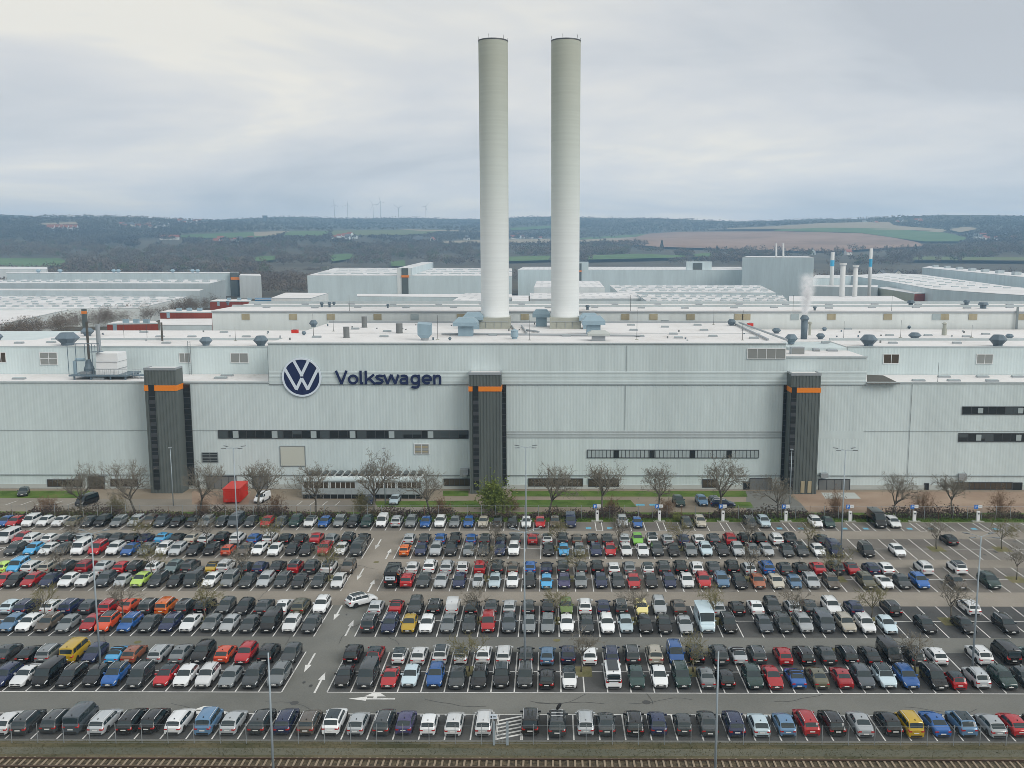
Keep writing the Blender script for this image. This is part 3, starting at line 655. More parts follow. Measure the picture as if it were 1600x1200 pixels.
p = at(581, 1091.5); arrow(p[0], p[1], R(180), 4.9, .35, .95, 1.9); mk.add([(p[0] - .9, p[1] + .5, ZM), (p[0] + 1.4, p[1] + .5, ZM), (p[0] + .7, p[1] + 1.25, ZM), (p[0] - .2, p[1] + 1.25, ZM)], [(0, 1, 2, 3)], 'marking'); mk.quad((p[0] + .1, p[1] + .17, ZM), (p[0] + .5, p[1] + .17, ZM), (p[0] + .5, p[1] + .5, ZM), (p[0] + .1, p[1] + .5, ZM), 'marking')
p = at(323, 1112.5); arrow(p[0], p[1], 0, 4.9, .35, .95, 1.9); mk.add([(p[0] - 1.5, p[1] + .5, ZM), (p[0] + .8, p[1] + .5, ZM), (p[0] + .1, p[1] + 1.25, ZM), (p[0] - .8, p[1] + 1.25, ZM)], [(0, 1, 2, 3)], 'marking')
for k in range(6):                                     # the small staff bays behind the fence
    p = at(8 + 24 * k, 789); line(p[0], p[1], p[0] + .6, p[1] + 3)
for k in range(4):
    p = at(463 + 20 * k, 790); line(p[0], p[1], p[0] + .3, p[1] + 3)
for u in (1001, 1022): p = at(u, 790); mk.quad((p[0] - .8, p[1], ZM), (p[0] + .8, p[1], ZM), (p[0] + .8, p[1] + 1.2, ZM), (p[0] - .8, p[1] + 1.2, ZM), 'blue_marking')
structure(mk, 'road_markings')
plain('oil_stain', (0.045, 0.046, 0.045), 0.6)
pm = MB(); pr2 = random.Random(4)
def patch_(u, v, w_, d_, m, z=-.019):
    p = at(u, v); pm.quad((p[0] - w_ / 2, p[1] - d_ / 2, z), (p[0] + w_ / 2, p[1] - d_ / 2, z), (p[0] + w_ / 2, p[1] + d_ / 2, z), (p[0] - w_ / 2, p[1] + d_ / 2, z), m)
for u, v, m in ((870, 1000, 'island'), (215, 1003, 'island'), (588, 878, 'island'), (1010, 1097, 'asphalt_bays'), (460, 1098, 'asphalt_bays'), (1300, 1014, 'island')):
    p = at(u, v); pm.add([(p[0] + .45 * math.cos(k * .5236), p[1] + .45 * math.sin(k * .5236), -.017) for k in range(12)], [tuple(range(12))], m)
for k in range(150):
    u, v = pr2.uniform(20, 1590), pr2.choice([1135, 1066, 1036, 980, 957, 912, 893, 862, 846, 818]) + pr2.uniform(-6, 6)
    p = at(u, v); a_, b_ = pr2.uniform(.12, .4), pr2.uniform(.15, .6); n_ = 10
    pm.add([(p[0] + a_ * pr2.uniform(.7, 1.2) * math.cos(k2 * .628), p[1] + b_ * pr2.uniform(.7, 1.2) * math.sin(k2 * .628), -.0165) for k2 in range(n_)], [tuple(range(n_))], 'oil_stain')
for k in range(26):                                     # tar-filled cracks wandering across the lanes
    u, v = pr2.uniform(20, 1590), pr2.choice([1100, 1097, 1008, 1012, 936, 881, 838]) + pr2.uniform(-5, 5); p = at(u, v)[:2]; a_ = pr2.uniform(-.5, .5) + (0 if k % 3 else 1.4)
    for q in range(9):
        p2 = p + np.array([math.cos(a_), math.sin(a_)]) * pr2.uniform(.5, 1.1); a_ += pr2.uniform(-.4, .4); nn = np.array([-math.sin(a_), math.cos(a_)]) * .035
        pm.add([(*(p + nn), -.0175), (*(p - nn), -.0175), (*(p2 - nn), -.0175), (*(p2 + nn), -.0175)], [(0, 1, 2, 3)], 'oil_stain'); p = p2
structure(pm, 'road_patches')
# behind the fence
rect('grass_strip', -130, 130, YT, yat(800), -.03, 'grass')
rect('service_road', -150, 150, yat(800), 181.0, -.03, 'tan_paving')
gpoly('staff_parking', [(-90, 798), (700, 799), (640, 782), (-60, 778)], -.022, 'paving')
gpoly('lawn', [(-80, 778), (148, 778), (140, 766.5), (-60, 766.5)], -.018, 'grass')
gpoly('lawn', [(590, 792), (752, 792), (745, 782), (585, 783)], -.018, 'grass')
gpoly('lawn', [(692, 775), (732, 775), (732, 766.5), (692, 766.5)], -.018, 'grass')
gpoly('lawn', [(800, 792), (995, 792), (985, 781), (800, 781)], -.018, 'grass')
gpoly('lawn', [(800, 775.5), (1168, 776), (1165, 767), (800, 767)], -.018, 'grass')
gpoly('lawn', [(1145, 793), (1178, 793), (1172, 784), (1147, 784)], -.018, 'grass')
gpoly('yard', [(1166, 799), (1268, 799), (1225, 767), (1166, 767)], -.02, 'asphalt')
gpoly('pink_yard', [(1262, 799), (1720, 801), (1690, 768), (1236, 768)], -.018, 'pink_paving')
gpoly('loading_slab', [(1290, 779), (1345, 779), (1335, 769.5), (1283, 769.5)], -.012, 'plinth')
gpoly('shed_yard', [(300, 788), (388, 788), (392, 767), (300, 767)], -.016, 'pink_paving')
# railway
YA, YB = yat(1200.5), yat(1187.5)
tr = thing('railway_track', 'railway track with rusty rails and pale sleepers below the wire fence', 'railway track', (0, YA, 0))
mb = MB()
for y in (YA, YB):
    mb = MB(); mb.box(-150, 150, y - .06, y + .06, .13, .16, 'rail_steel'); mb.box(-150, 150, y - .015, y + .015, .05, .13, 'rail_steel'); mb.box(-150, 150, y - .07, y + .07, .02, .05, 'rail_steel'); mb.build('rail', tr)
rest = MB()
for k in range(-110, 111):
    x = k * .68 - 3
    b = MB() if -50 <= k < 50 else rest
    j = rng.uniform(-.05, .05); b.box(x - .09, x + .09, YA - .5 + j, YB + .3 + j, -.02, .045, 'sleeper')
    if b is not rest: b.build('sleeper', tr)
tag(rest.build('sleepers', tr), kind='stuff')
# draped fields on the rising land
def drape(pts, m, k=[0]):
    px = np.array(pts, float); V = []; Fc = []
    v0, v1 = px[:, 1].min(), px[:, 1].max(); rows = []
    nr = max(3, int((v1 - v0) / 1.6)); nc = 26
    for i in range(nr + 1):
        v = v0 + (v1 - v0) * (.02 + .96 * i / nr); xs = []
        for j in range(len(px)):
            a, b = px[j], px[(j + 1) % len(px)]
            if (a[1] - v) * (b[1] - v) <= 0 and a[1] != b[1]: xs.append(a[0] + (b[0] - a[0]) * (v - a[1]) / (b[1] - a[1]))
        if len(xs) < 2: continue
        row = [hit(min(xs) + (max(xs) - min(xs)) * c / nc, v) for c in range(nc + 1)]
        if any(q is None for q in row): continue
        rows.append(row)
    for row in rows:
        for q in row: V.append((q[0], q[1], float(terr(q[0], q[1])) + 2.2 + k[0] * .25))
    for i in range(len(rows) - 1):
        for c in range(nc): a = i * (nc + 1) + c; Fc.append((a, a + nc + 1, a + nc + 2, a + 1))
    k[0] += 1
    if Fc: mb = MB(); mb.add(V, Fc, m); structure(mb, 'field', smooth=True)
FIELDS = [([(-40, 405), (92, 405), (112, 412), (75, 420), (-40, 420)], 'field_green'), ([(60, 350), (118, 348), (125, 352), (62, 352.5)], 'field_tan'),
 ([(280, 368), (400, 363.5), (440, 367), (400, 374), (284, 373)], 'field_green'), ([(396, 363), (455, 362), (432, 369), (398, 370.5)], 'field_tan'),
 ([(455, 362), (520, 362), (505, 370), (438, 370)], 'field_green'), ([(520, 361), (700, 360), (660, 368), (515, 370.5)], 'field_pale'),
 ([(622, 359.5), (752, 362), (752, 363.5), (665, 363)], 'field_tan'), ([(690, 378.5), (860, 374.5), (860, 382), (690, 382)], 'field_tan'), ([(795, 357), (862, 354), (862, 358), (800, 361.5)], 'field_green'),
 ([(510, 402), (545, 399), (565, 405), (520, 412)], 'field_green'), ([(610, 412), (632, 410), (634, 420), (612, 420)], 'field_green'), ([(400, 404), (432, 403), (430, 411), (398, 412)], 'field_green'),
 ([(790, 404), (862, 403), (866, 411), (790, 412)], 'field_green'), ([(905, 374), (1012, 367.5), (1004, 371.5), (905, 376.5)], 'field_green'), ([(905, 377), (1004, 372), (1000, 376), (905, 381)], 'field_tan'),
 ([(935, 381), (985, 375), (1015, 366.5), (1090, 363.5), (1200, 363.5), (1345, 367), (1395, 374), (1432, 381), (1448, 388), (1385, 391), (1300, 396), (1180, 395), (1110, 391), (1040, 390), (985, 385)], 'field_brown'),
 ([(1085, 361.5), (1200, 356), (1300, 350), (1388, 349), (1398, 355), (1482, 361.5), (1470, 366), (1385, 359), (1290, 357), (1200, 362)], 'field_tan'),
 ([(1190, 362.5), (1290, 358), (1382, 359.5), (1478, 366.5), (1512, 375), (1500, 381), (1440, 380.5), (1345, 366.5), (1210, 363.2)], 'field_green'),
 ([(1480, 361), (1510, 357), (1530, 360), (1500, 366)], 'field_tan'), ([(915, 404), (1000, 401), (1085, 405), (1040, 408), (915, 411)], 'field_green'), ([(1430, 406), (1640, 408), (1640, 413), (1420, 412)], 'field_pale'), ([(1080, 401), (1110, 400), (1120, 406), (1085, 406)], 'field_green')]
for p_, m in FIELDS: drape(p_, m)
def inpoly(u, v, px):
    c = False; n = len(px)
    for i in range(n):
        (x0, y0), (x1, y1) = px[i], px[(i + 1) % n]
        if (y0 > v) != (y1 > v) and u < (x1 - x0) * (v - y0) / (y1 - y0) + x0: c = not c
    return c

# ================================================================ FENCES, HEDGE, LAMPS, CHARGERS
fy = yat(1163)
fn = thing('wire_fence', 'low wire fence with thin steel posts between railway and parked cars', 'fence', (0, fy, 0))
for k in range(-26, 27):
    x = xat(100, fy, 0) + 2.5 * (k + 18); mb = MB(); mb.tube([(x, fy, 0), (x, fy, 2.05)], .035, 'galv', 5); mb.build('post', fn)
mb = MB()
x0, x1 = -70, 72
for z in (1.95, .1): mb.tube([(x0, fy - .04, z), (x1, fy - .04, z)], .009, 'lamp_grey', 3)
mb.quad((x0, fy + .03, .08), (x1, fy + .03, .08), (x1, fy + .03, 1.96), (x0, fy + .03, 1.96), 'wire_mesh'); mb.build('wire_mesh', fn)
gt = thing('steel_gate', 'small grey pedestrian gate in the wire fence beside the hatched bay', 'gate', tuple(at(783, 1163)))
for u in (772, 793): p = at(u, 1163); mb = MB(); mb.box(p[0] - .11, p[0] + .11, p[1] - .2, p[1] - .06, 0, 2.35, 'mast'); mb.build('post', gt)
p = at(783, 1163); mb = MB()
for z in (.15, 1.0, 2.0): mb.box(p[0] - .58, p[0] + .58, p[1] - .13, p[1] - .09, z, z + .05, 'galv')
for k in range(9): mb.box(p[0] - .55 + k * .135, p[0] - .53 + k * .135, p[1] - .12, p[1] - .10, .2, 2.0, 'galv')
mb.build('gate_leaf', gt)
sg_ = thing('notice_sign', 'small grey notice board on a post beside the hatched bay', 'sign', tuple(at(771, 1160)))
p = at(771, 1160); mb = MB(); mb.tube([(p[0], p[1], 0), (p[0], p[1], 2.9)], .04, 'galv', 5); mb.build('post', sg_); mb = MB(); mb.box(p[0] - .35, p[0] + .35, p[1] - .08, p[1] - .05, 2.45, 2.9, 'emblem_white'); pn = mb.build('panel', sg_); mb = MB(); mb.box(p[0] - .25, p[0] - .1, p[1] - .085, p[1] - .08, 2.55, 2.75, 'frame_dark'); mb.box(p[0] - .02, p[0] + .25, p[1] - .085, p[1] - .08, 2.6, 2.7, 'frame_dark'); mb.build('print', pn)
yf = yat(811); hf = thing('security_fence', 'tall mesh fence with steel posts between grass strip and dark hedge', 'fence', (0, yf, 0))
for k in range(-44, 45):
    x = k * 2.5 + .7; mb = MB(); mb.tube([(x, yf, 0), (x, yf, 2.5)], .04, 'galv' if k % 9 else 'rust', 4); mb.build('post', hf)
mb = MB(); mb.quad((-112, yf + .05, .05), (112, yf + .05, .05), (112, yf + .05, 2.4), (-112, yf + .05, 2.4), 'wire_mesh'); mb.tube([(-112, yf - .05, 2.4), (112, yf - .05, 2.4)], .02, 'galv', 3); mb.build('wire_mesh', hf)
nr_ = np.random.default_rng(5)
def quads(mb, C, size, m, rg, asp=1.0):
    """leaf-sized faces, one per centre, random turn"""
    n = len(C); a = rg.normal(size=(n, 3)); a /= np.linalg.norm(a, axis=1)[:, None]; b = rg.normal(size=(n, 3)); b -= (a * b).sum(1)[:, None] * a; b /= np.linalg.norm(b, axis=1)[:, None]
    s = (size * rg.uniform(.6, 1.3, n))[:, None]
    P4 = np.stack([C - a * s - b * s * asp, C + a * s - b * s * asp, C + a * s + b * s * asp, C - a * s + b * s * asp], 1).reshape(-1, 3)
    o = len(mb.V); mb.V.extend(P4.tolist()); mb.F.extend([(o + 4 * i, o + 4 * i + 1, o + 4 * i + 2, o + 4 * i + 3) for i in range(n)]); mb.M.extend([m] * n)
hb = MB(); C = []
for _ in range(42000):
    x = nr_.uniform(-115, 115); hgt = 1.7 + .7 * math.sin(x * .21) + .5 * math.sin(x * .63 + 1) + .3 * math.sin(x * 1.7)
    if x > -25 and x < 35: hgt -= .35
    C.append((x, yf + .9 + nr_.uniform(-.7, 1.0), nr_.uniform(0, max(.5, hgt)) * nr_.uniform(.4, 1)))
quads(hb, np.array(C), .13, 'hedge_dark', nr_, .45); o = hb.build('hedge'); tag(o, 'dark leafless hedge behind the tall mesh fence', 'hedge', kind='stuff')
gb = MB(); C = []
for _ in range(15000): C.append((nr_.uniform(-105, 105), nr_.uniform(YT + .1, yf + .5), nr_.uniform(0, .25)))
quads(gb, np.array(C), .10, 'grass', nr_, .4); o = gb.build('rough_grass'); tag(o, 'rough green grass along the foot of the mesh fence', 'grass', kind='stuff')
gb = MB(); C = []
for _ in range(9000):
    y = nr_.uniform(YR, YF + .5); C.append((nr_.uniform(-60, 60), y, nr_.uniform(0, .12)))
quads(gb, np.array(C), .06, 'verge', nr_, .3); o = gb.build('dry_grass'); tag(o, 'dry grass tufts on the verge above the railway', 'grass', kind='stuff')

LAMPS = [(372, 855, 700, 4, 'four-headed lamp mast beside the red skip, among the upper rows'), (822, 857, 699, 4, 'four-headed lamp mast standing in line with the central stair tower'), (1314, 858, 703, 4, 'four-headed lamp mast beside the pink yard'),
 (820, 1045, 831, 4, 'four-headed lamp mast rising in the third row beside a dark-grey hatchback'), (157, 1040, 833, 4, 'four-headed lamp mast rising in the third row beside a sky-blue convertible'), (1519, 1047, 838, 4, 'four-headed lamp mast rising beside a white SUV in the third row'),
 (428, 1225, 1020, 4, 'tall bare mast at the railway in front of a navy estate'), (1117, 1225, 1018, 4, 'tall bare mast at the railway in front of a dark-grey saloon')]
for u, vb, vt, nh, lab in LAMPS:
    p = at(u, vb); zt = zat(vt, p[1], u)
    t = thing('lamp_mast', lab, 'lamp post', p, 0, 'floodlight masts of the car park')
    mb = MB(); mb.tube([(p[0], p[1], 0), (p[0], p[1], zt * .5), (p[0], p[1], zt)], [.13, .10, .065], 'mast', 8); mb.build('pole', t, True)
    mb = MB(); mb.box(p[0] - .2, p[0] + .2, p[1] - .2, p[1] + .2, 0, .12, 'galv'); mb.build('base_plate', t)
    for dx, dy, dz in ((-1.25, .55, .15), (1.25, .55, .15), (-1.15, -.65, .05), (1.15, -.65, .05)) if vb < 1200 else ():
        mb = MB(); e = (p[0] + dx * .85, p[1] + dy * .85, zt + dz); mb.tube([(p[0], p[1], zt - .05), e], .025, 'mast', 5)
        a = math.atan2(dy, dx); ca, sa = math.cos(a), math.sin(a); T = lambda q, w, z: (e[0] + q * ca - w * sa, e[1] + q * sa + w * ca, e[2] + z)
        mb.add([T(0, -.16, -.04), T(.75, -.13, .02), T(.75, .13, .02), T(0, .16, -.04), T(0, -.16, .06), T(.75, -.13, .09), T(.75, .13, .09), T(0, .16, .06)], [(0, 3, 2, 1), (4, 5, 6, 7), (0, 1, 5, 4), (1, 2, 6, 5), (2, 3, 7, 6), (3, 0, 4, 7)], 'lamp_grey'); mb.build('lamp_head', t)
for u, vb, vt, lab in ((271, 790, 700, 'slim single lamp post in front of the stair tower by the red skip'), (602, 787, 701, 'slim single lamp post in front of the long white pavilion'), (1234, 788, 703, 'slim single lamp post in front of the stair tower by the pink yard')):
    p = at(u, vb); zt = zat(vt, p[1], u); t = thing('lamp_post', lab, 'lamp post', p)
    mb = MB(); mb.tube([(p[0], p[1], 0), (p[0], p[1], zt)], [.1, .06], 'mast', 7); mb.build('pole', t, True); mb = MB(); mb.box(p[0] - .25, p[0] + .25, p[1] - .3, p[1] + .3, zt, zt + .15, 'galv'); mb.build('lamp_head', t)
def text_mesh(s, size, depth, m, bold=0.0):
    cu = bpy.data.curves.new('lettering', 'FONT'); cu.body = s; cu.size = size; cu.extrude = depth; cu.offset = bold; cu.align_x = 'CENTER'; cu.fill_mode = 'BOTH'
    o = bpy.data.objects.new('lettering', cu); COL.objects.link(o); bpy.context.view_layer.update()
    me = bpy.data.meshes.new_from_object(o.evaluated_get(bpy.context.evaluated_depsgraph_get())); bpy.data.objects.remove(o); me.materials.clear(); me.materials.append(MATS[m]); return me
PME = text_mesh('P', .62, .012, 'white_paint', .012)
CNAMES = ['beside the bay of a navy minibus', 'two bays from a sky-blue or steel-blue city car', 'beside a beige SUV', 'between an ice-blue SUV and a white SUV', 'between a dark-green hatchback and a tall black van', 'beside two empty bays past a white estate car', 'alone among empty bays']
for u, nm in zip(CHG, CNAMES):
    p = at(u, 814); p[1] = YT - .05 + .45
    t = thing('charging_column', 'white charging column with blue parking sign, ' + nm, 'charger', p, 0, 'charging columns along the fence')
    mb = MB(); mb.box(p[0] - 1.0, p[0] + 1.0, p[1] - .4, p[1] + .4, 0, .12, 'concrete'); mb.build('base', t)
    mb = MB(); mb.box(p[0] - .25, p[0] + .25, p[1] - .2, p[1] + .2, .12, 1.85, 'white_paint'); b = mb.build('column', t)
    mb = MB(); mb.box(p[0] - .12, p[0] + .12, p[1] - .225, p[1] - .2, 1.35, 1.6, 'window_dark'); mb.build('screen', b)
    mb = MB(); mb.tube([(p[0] - .15, p[1] + .1, 1.85), (p[0] - .15, p[1] + .1, 3.0)], .035, 'galv', 5); mb.build('post', t)
    mb = MB(); mb.box(p[0] - .75, p[0] - .1, p[1] - .03, p[1] + .02, 2.3, 3.0, 'sign_blue'); b = mb.build('parking_sign', t)
    q = bpy.data.objects.new('lettering', PME); COL.objects.link(q); q.parent = b; q.location = (-.43, -.045, 2.43); q.rotation_euler = (R(90), 0, 0)
    mb = MB(); mb.box(p[0] - .08, p[0] + .6, p[1] - .03, p[1] + .02, 2.45, 2.98, 'white_paint'); b = mb.build('notice_plate', t)
    mb = MB(); mb.box(p[0], p[0] + .52, p[1] - .036, p[1] - .03, 2.72, 2.78, 'galv'); mb.box(p[0], p[0] + .45, p[1] - .036, p[1] - .03, 2.6, 2.65, 'galv'); mb.build('print', b)
# red skip
p = at(362, 787); q = at(362, 773)
t = thing('skip_container', 'long red open-ended skip container standing in the yard', 'skip', (p[0], p[1], 0), R(3))
ROOT[t.name] = (0, 0, 0); L = 6.0; hw_, hh = 1.5, 2.7
mb = MB(); mb.box(-hw_, hw_, 0, L, .25, hh, 'red_box')
for k in range(9): y = .5 + k * (L - 1) / 8; mb.box(hw_, hw_ + .09, y - .08, y + .08, .3, hh - .1, 'red_box'); mb.box(-hw_ - .09, -hw_, y - .08, y + .08, .3, hh - .1, 'red_box')
mb.build('body', t); mb = MB(); mb.box(-hw_ - .1, hw_ + .1, -.06, L + .06, hh, hh + .16, 'red_box'); mb.build('cover', t)
mb = MB(); mb.box(-hw_ + .1, -.04, -.09, 0, .35, hh - .15, 'red_box'); mb.box(.04, hw_ - .1, -.09, 0, .35, hh - .15, 'red_box'); mb.box(-1.0, 1.0, -.16, -.09, 1.0, 1.15, 'red_box'); mb.build('door', t)
mb = MB(); mb.box(-1.2, -1.0, .2, L - .2, 0, .25, 'rust'); mb.box(1.0, 1.2, .2, L - .2, 0, .25, 'rust'); mb.build('skid', t)
# ================================================================ MAIN HALL
YW = 181.0
def X(u, Y=YW, v=600): return float(xat(u, Y, zat(v, Y)))
Z = lambda v, Y=YW: float(zat(v, Y))
hall = thing('factory_hall', 'long pale grey factory hall with white roofs and dark stair towers facing the car park', 'factory', (0, YW, 0))
xl, xa, xb, xc, xr = -150.0, X(421), X(1226), X(1353), 140.0
ze, zc_, zs = Z(598), Z(537), Z(558); ys = 193.0; zu = float(zat(542, ys)); yb = 232.0
w = MB()
w.box(xl, xa, YW + .1, yb, 0, ze - .2, 'sheet_grey'); w.box(xa, xb, YW + .1, yb, 0, zc_ - .2, 'sheet_grey'); w.box(xb, xc, YW + .1, yb, 0, zs - .2, 'sheet_grey'); w.box(xc, xr, YW + .1, yb, 0, ze - .2, 'sheet_grey')
w.build('core_wall', hall)
def corr(mb, x0, x1, z0, z1, y, m, p=.62, d=.013, horiz=False):
    pts = []; a0, a1 = (x0, x1) if not horiz else (z0, z1); n = max(1, int(round((a1 - a0) / p))); p = (a1 - a0) / n
    for i in range(n):
        a = a0 + i * p; pts += [(a, 0), (a + .45 * p, 0), (a + .55 * p, -d), (a + .9 * p, -d)]
    pts.append((a1, 0)); k = len(pts)
    if not horiz: vs = [(a, y + o, z0) for a, o in pts] + [(a, y + o, z1) for a, o in pts]; fs = [(i, i + 1, k + i + 1, k + i) for i in range(k - 1)]
    else: vs = [(x0, y + o, a) for a, o in pts] + [(x1, y + o, a) for a, o in pts]; fs = [(i, k + i, k + i + 1, i + 1) for i in range(k - 1)]
    mb.add(vs, fs, m)
zb1, zb0, zm1, zm0 = Z(580), Z(600.5), Z(673), Z(685); zp = Z(757)
w = MB()
corr(w, xl, xa, zp, ze, YW, 'sheet_grey'); corr(w, xc, xr, zp, ze, YW, 'sheet_grey')
corr(w, xa, xc, zm1, zb0, YW, 'sheet_grey'); corr(w, xa, xc, zp, zm0, YW, 'sheet_grey'); corr(w, xa, xb, zb1, zc_, YW, 'sheet_grey'); corr(w, xb, xc, zb1, zs, YW, 'sheet_grey')
w.build('front_cladding', hall)
w = MB(); corr(w, xa, xc, zb0, zb1, YW - .02, 'sheet_grey', .75, .035, True); corr(w, X(790), X(1224), zm0, zm1, YW - .03, 'sheet_dull', .5, .04, True); w.box(xa, X(735), YW - .02, YW + .1, zm0, zm1, 'sheet_dull'); w.box(X(1282), xc, YW - .02, YW + .1, zm0, zm1, 'sheet_grey'); w.build('band_cladding', hall)
w = MB(); w.box(xl, xr, YW - .16, YW + .1, 0, zp, 'plinth'); w.build('plinth', hall)
w = MB()
for x0, x1, z in ((xl, xa - .05, ze), (xa, xb, zc_), (xb + .05, xc, zs), (xc + .05, xr, ze)): w.box(x0, x1, YW - .2, YW + .25, z - .08, z + .2, 'seam' if False else 'sheet_dull')
w.box(xa, xc, YW - .17, YW - .09, zb0 - .12, zb0 + .02, 'seam'); w.box(xl, xr, YW - .22, YW - .1, Z(743), Z(743) + .12, 'seam'); w.box(xl, xa, YW - .13, YW - .1, zm1 - .03, zm1 + .03, 'seam'); w.box(xc, xr, YW - .13, YW - .1, zm1 - .03, zm1 + .03, 'seam')
for u, a, b in ((978, 580, 540), (977, 671, 602), (1425, 757, 600), (420, 600, 540)): w.box(X(u), X(u) + .07, YW - .14, YW - .1, Z(a), Z(b), 'seam')
w.build('trim', hall)
# set-back upper storeys
for p0, p1, q0 in ((xl, xa - .01, xl), (xc - 12, xr, xc)):
    w = MB(); w.box(p0, p1, ys + .1, yb, ze, zu - .15, 'sheet_grey'); corr(w, q0, p1, ze, zu, ys, 'sheet_grey'); w.box(q0, p1, ys - .1, ys + .3, zu - .08, zu + .15, 'sheet_dull'); w.build('upper_storey', hall)
# roofs
rf = MB()
rf.box(xl, xa, YW + .26, ys - .11, ze - .15, ze + .05, 'roof_white'); rf.box(xc, xr, YW + .26, ys - .11, ze - .15, ze + .05, 'roof_white')
rf.box(xa + .02, xb - .02, YW + .26, yb, zc_ - .15, zc_ + .05, 'roof_white'); rf.box(xb + .02, xc - .02, YW + .26, 205, zs - .15, zs + .05, 'roof_white')
xq = X(140, yb, 515)
rf.prism([(xl, ys + .31), (xa - .03, ys + .31), (xa - .03, yb), (xq, yb), (X(55, 207, 531), 207), (xl, 205)], zu - .14, zu + .03, 'roof_white'); rf.box(xc + .02, xr, ys + .31, yb + 4, zu - .14, zu + .03, 'roof_white'); rf.box(xb + .02, xc, 205.1, yb + 4, zu - .14, zu + .03, 'roof_white')
rf.box(xb + .02, xb + .3, 205, yb, zu, zc_, 'sheet_grey')
roof = rf.build('roof', hall)
w = MB(); zz = zu + .03
w.box(xl + 40, xa - .5, 206.6, 207.2, zz, zz + .45, 'sheet_dull'); w.box(xc + .3, xr, 206.6, 207.2, zz, zz + .5, 'sheet_dull'); w.box(xa, xb, yb, yb + .5, zc_ - 2, zc_ + .45, 'galv')
w.box(xa, xb, 203.0, 203.25, zc_ + .05, zc_ + .12, 'galv'); w.build('roof_kerb', roof)
rp = random.Random(11)
def skylight(x, y, z, a=1.8, b=.9):
    m = MB(); m.box(x - a / 2, x + a / 2, y - b / 2, y + b / 2, z, z + .28, 'galv'); m.box(x - a / 2 + .06, x + a / 2 - .06, y - b / 2 + .06, y + b / 2 - .06, z + .28, z + .4, 'window_pale'); m.build('skylight', roof)
for u, v in ((495, 528), (600, 527), (605, 519), (555, 515), (665, 521), (770, 512), (986, 509), (990, 517), (1039, 502.5), (1039, 512), (1000, 526.5), (1060, 529), (1052, 523), (1100, 517), (1114, 526.5), (1090, 509), (1178, 529.5), (885, 526), (770, 525)): p = at(u, v, zc_); skylight(p[0], p[1], zc_ + .05)
for u, v in ((30, 537), (80, 536), (225, 520), (250, 527), (300, 527), (260, 537), (385, 527), (350, 520), (1290, 536), (1395, 537), (1495, 537), (1325, 515), (1240, 513), (1445, 512), (1560, 513), (1390, 525), (1450, 525), (1540, 523), (1510, 527)): p = at(u, v, zu); skylight(p[0], p[1], zu + .03)
for u, v in ((30, 593), (155, 593), (345, 592), (355, 588), (1435, 596), (1490, 596), (1550, 596.5), (1475, 590), (1535, 590), (1590, 590)): p = at(u, v, ze); skylight(p[0], p[1], ze + .05, 2.4, 1.0)
def hood(x, y, z, r, h, m='dark_hood', base='dark_hood'):
    b = MB(); b.lathe(x, y, [(r * .5, z), (r * .55, z + h * .18), (r * 1.0, z + h * .55), (r * 1.0, z + h * .60)], base, 8); b.lathe(x, y, [(r * 1.0, z + h * .60), (r * .55, z + h), (r * .1, z + h * 1.02)], m, 8); b.build('exhaust_hood', roof)
for u, v, r, h in ((106, 539.5, 2.35, 2.7), (137, 525, 1.45, 1.9), (322, 540, 1.3, 1.8), (-4, 532, 1.2, 1.5), (408, 541, 1.5, 2.2), (1357, 541, 1.75, 2.4), (1559, 541, 1.75, 2.4), (1429, 530, 1.4, 1.5), (1213, 521, 1.1, 1.3), (1282, 530, 1.0, 1.3), (1420, 514, .6, .9), (1288, 517, .65, .9), (1577, 530, .9, 1.2), (1236, 537, 1.35, 2.0)): p = at(u, v, zu); hood(p[0], p[1], zu, r, h)
for u, v, r, h in ((490, 511, 1.0, 1.6), (475, 524, .5, .9), (1143, 509, 1.0, 1.6), (703, 532, .35, .7)): p = at(u, v, zc_); hood(p[0], p[1], zc_, r, h)
def boxhood(x, y, z, w_, d_, h, top='duct_blue', leg='duct_blue'):
    b = MB(); b.box(x - w_ * .3, x + w_ * .3, y - d_ * .3, y + d_ * .3, z, z + h * .55, leg)
    hw2, hd = w_ / 2, d_ / 2; z0, z1, z2 = z + h * .55, z + h * .75, z + h
    b.box(x - hw2, x + hw2, y - hd, y + hd, z0, z1, top)
    b.add([(x - hw2, y - hd, z1), (x + hw2, y - hd, z1), (x + hw2, y + hd, z1), (x - hw2, y + hd, z1), (x - hw2 * .62, y - hd * .6, z2), (x + hw2 * .62, y - hd * .6, z2), (x + hw2 * .62, y + hd * .6, z2), (x - hw2 * .62, y + hd * .6, z2)],
          [(0, 1, 5, 4), (1, 2, 6, 5), (2, 3, 7, 6), (3, 0, 4, 7), (4, 5, 6, 7)], top); b.build('ventilation_hood', roof)
for u, v, w_, d_, h in ((728, 525, 5.1, 4, 3.9), (740, 514, 4.6, 4, 3.8), (846, 510, 4.2, 3.6, 4.0), (920, 514, 4.6, 4, 3.6), (927, 523, 4.9, 4, 4.0)): p = at(u, v, zc_); boxhood(p[0], p[1], zc_ + .05, w_, d_, h)
p = at(935, 532.5, zc_); boxhood(p[0], p[1], zc_ + .05, 4.4, 3.2, 2.0, 'plinth', 'galv')
for u, v, r, h, k in ((541.5, 528, .62, 2.3, 'concrete'), (569.5, 512, .62, 2.6, 'concrete'), (624, 521, .72, 2.2, 'concrete')):
    p = at(u, v, zc_); b = MB(); b.lathe(p[0], p[1], [(r * 1.1, zc_), (r * 1.1, zc_ + .2), (r, zc_ + .2), (r, zc_ + h)], 'door_grey' if k != 'x' else k, 14); b.build('flue', roof)
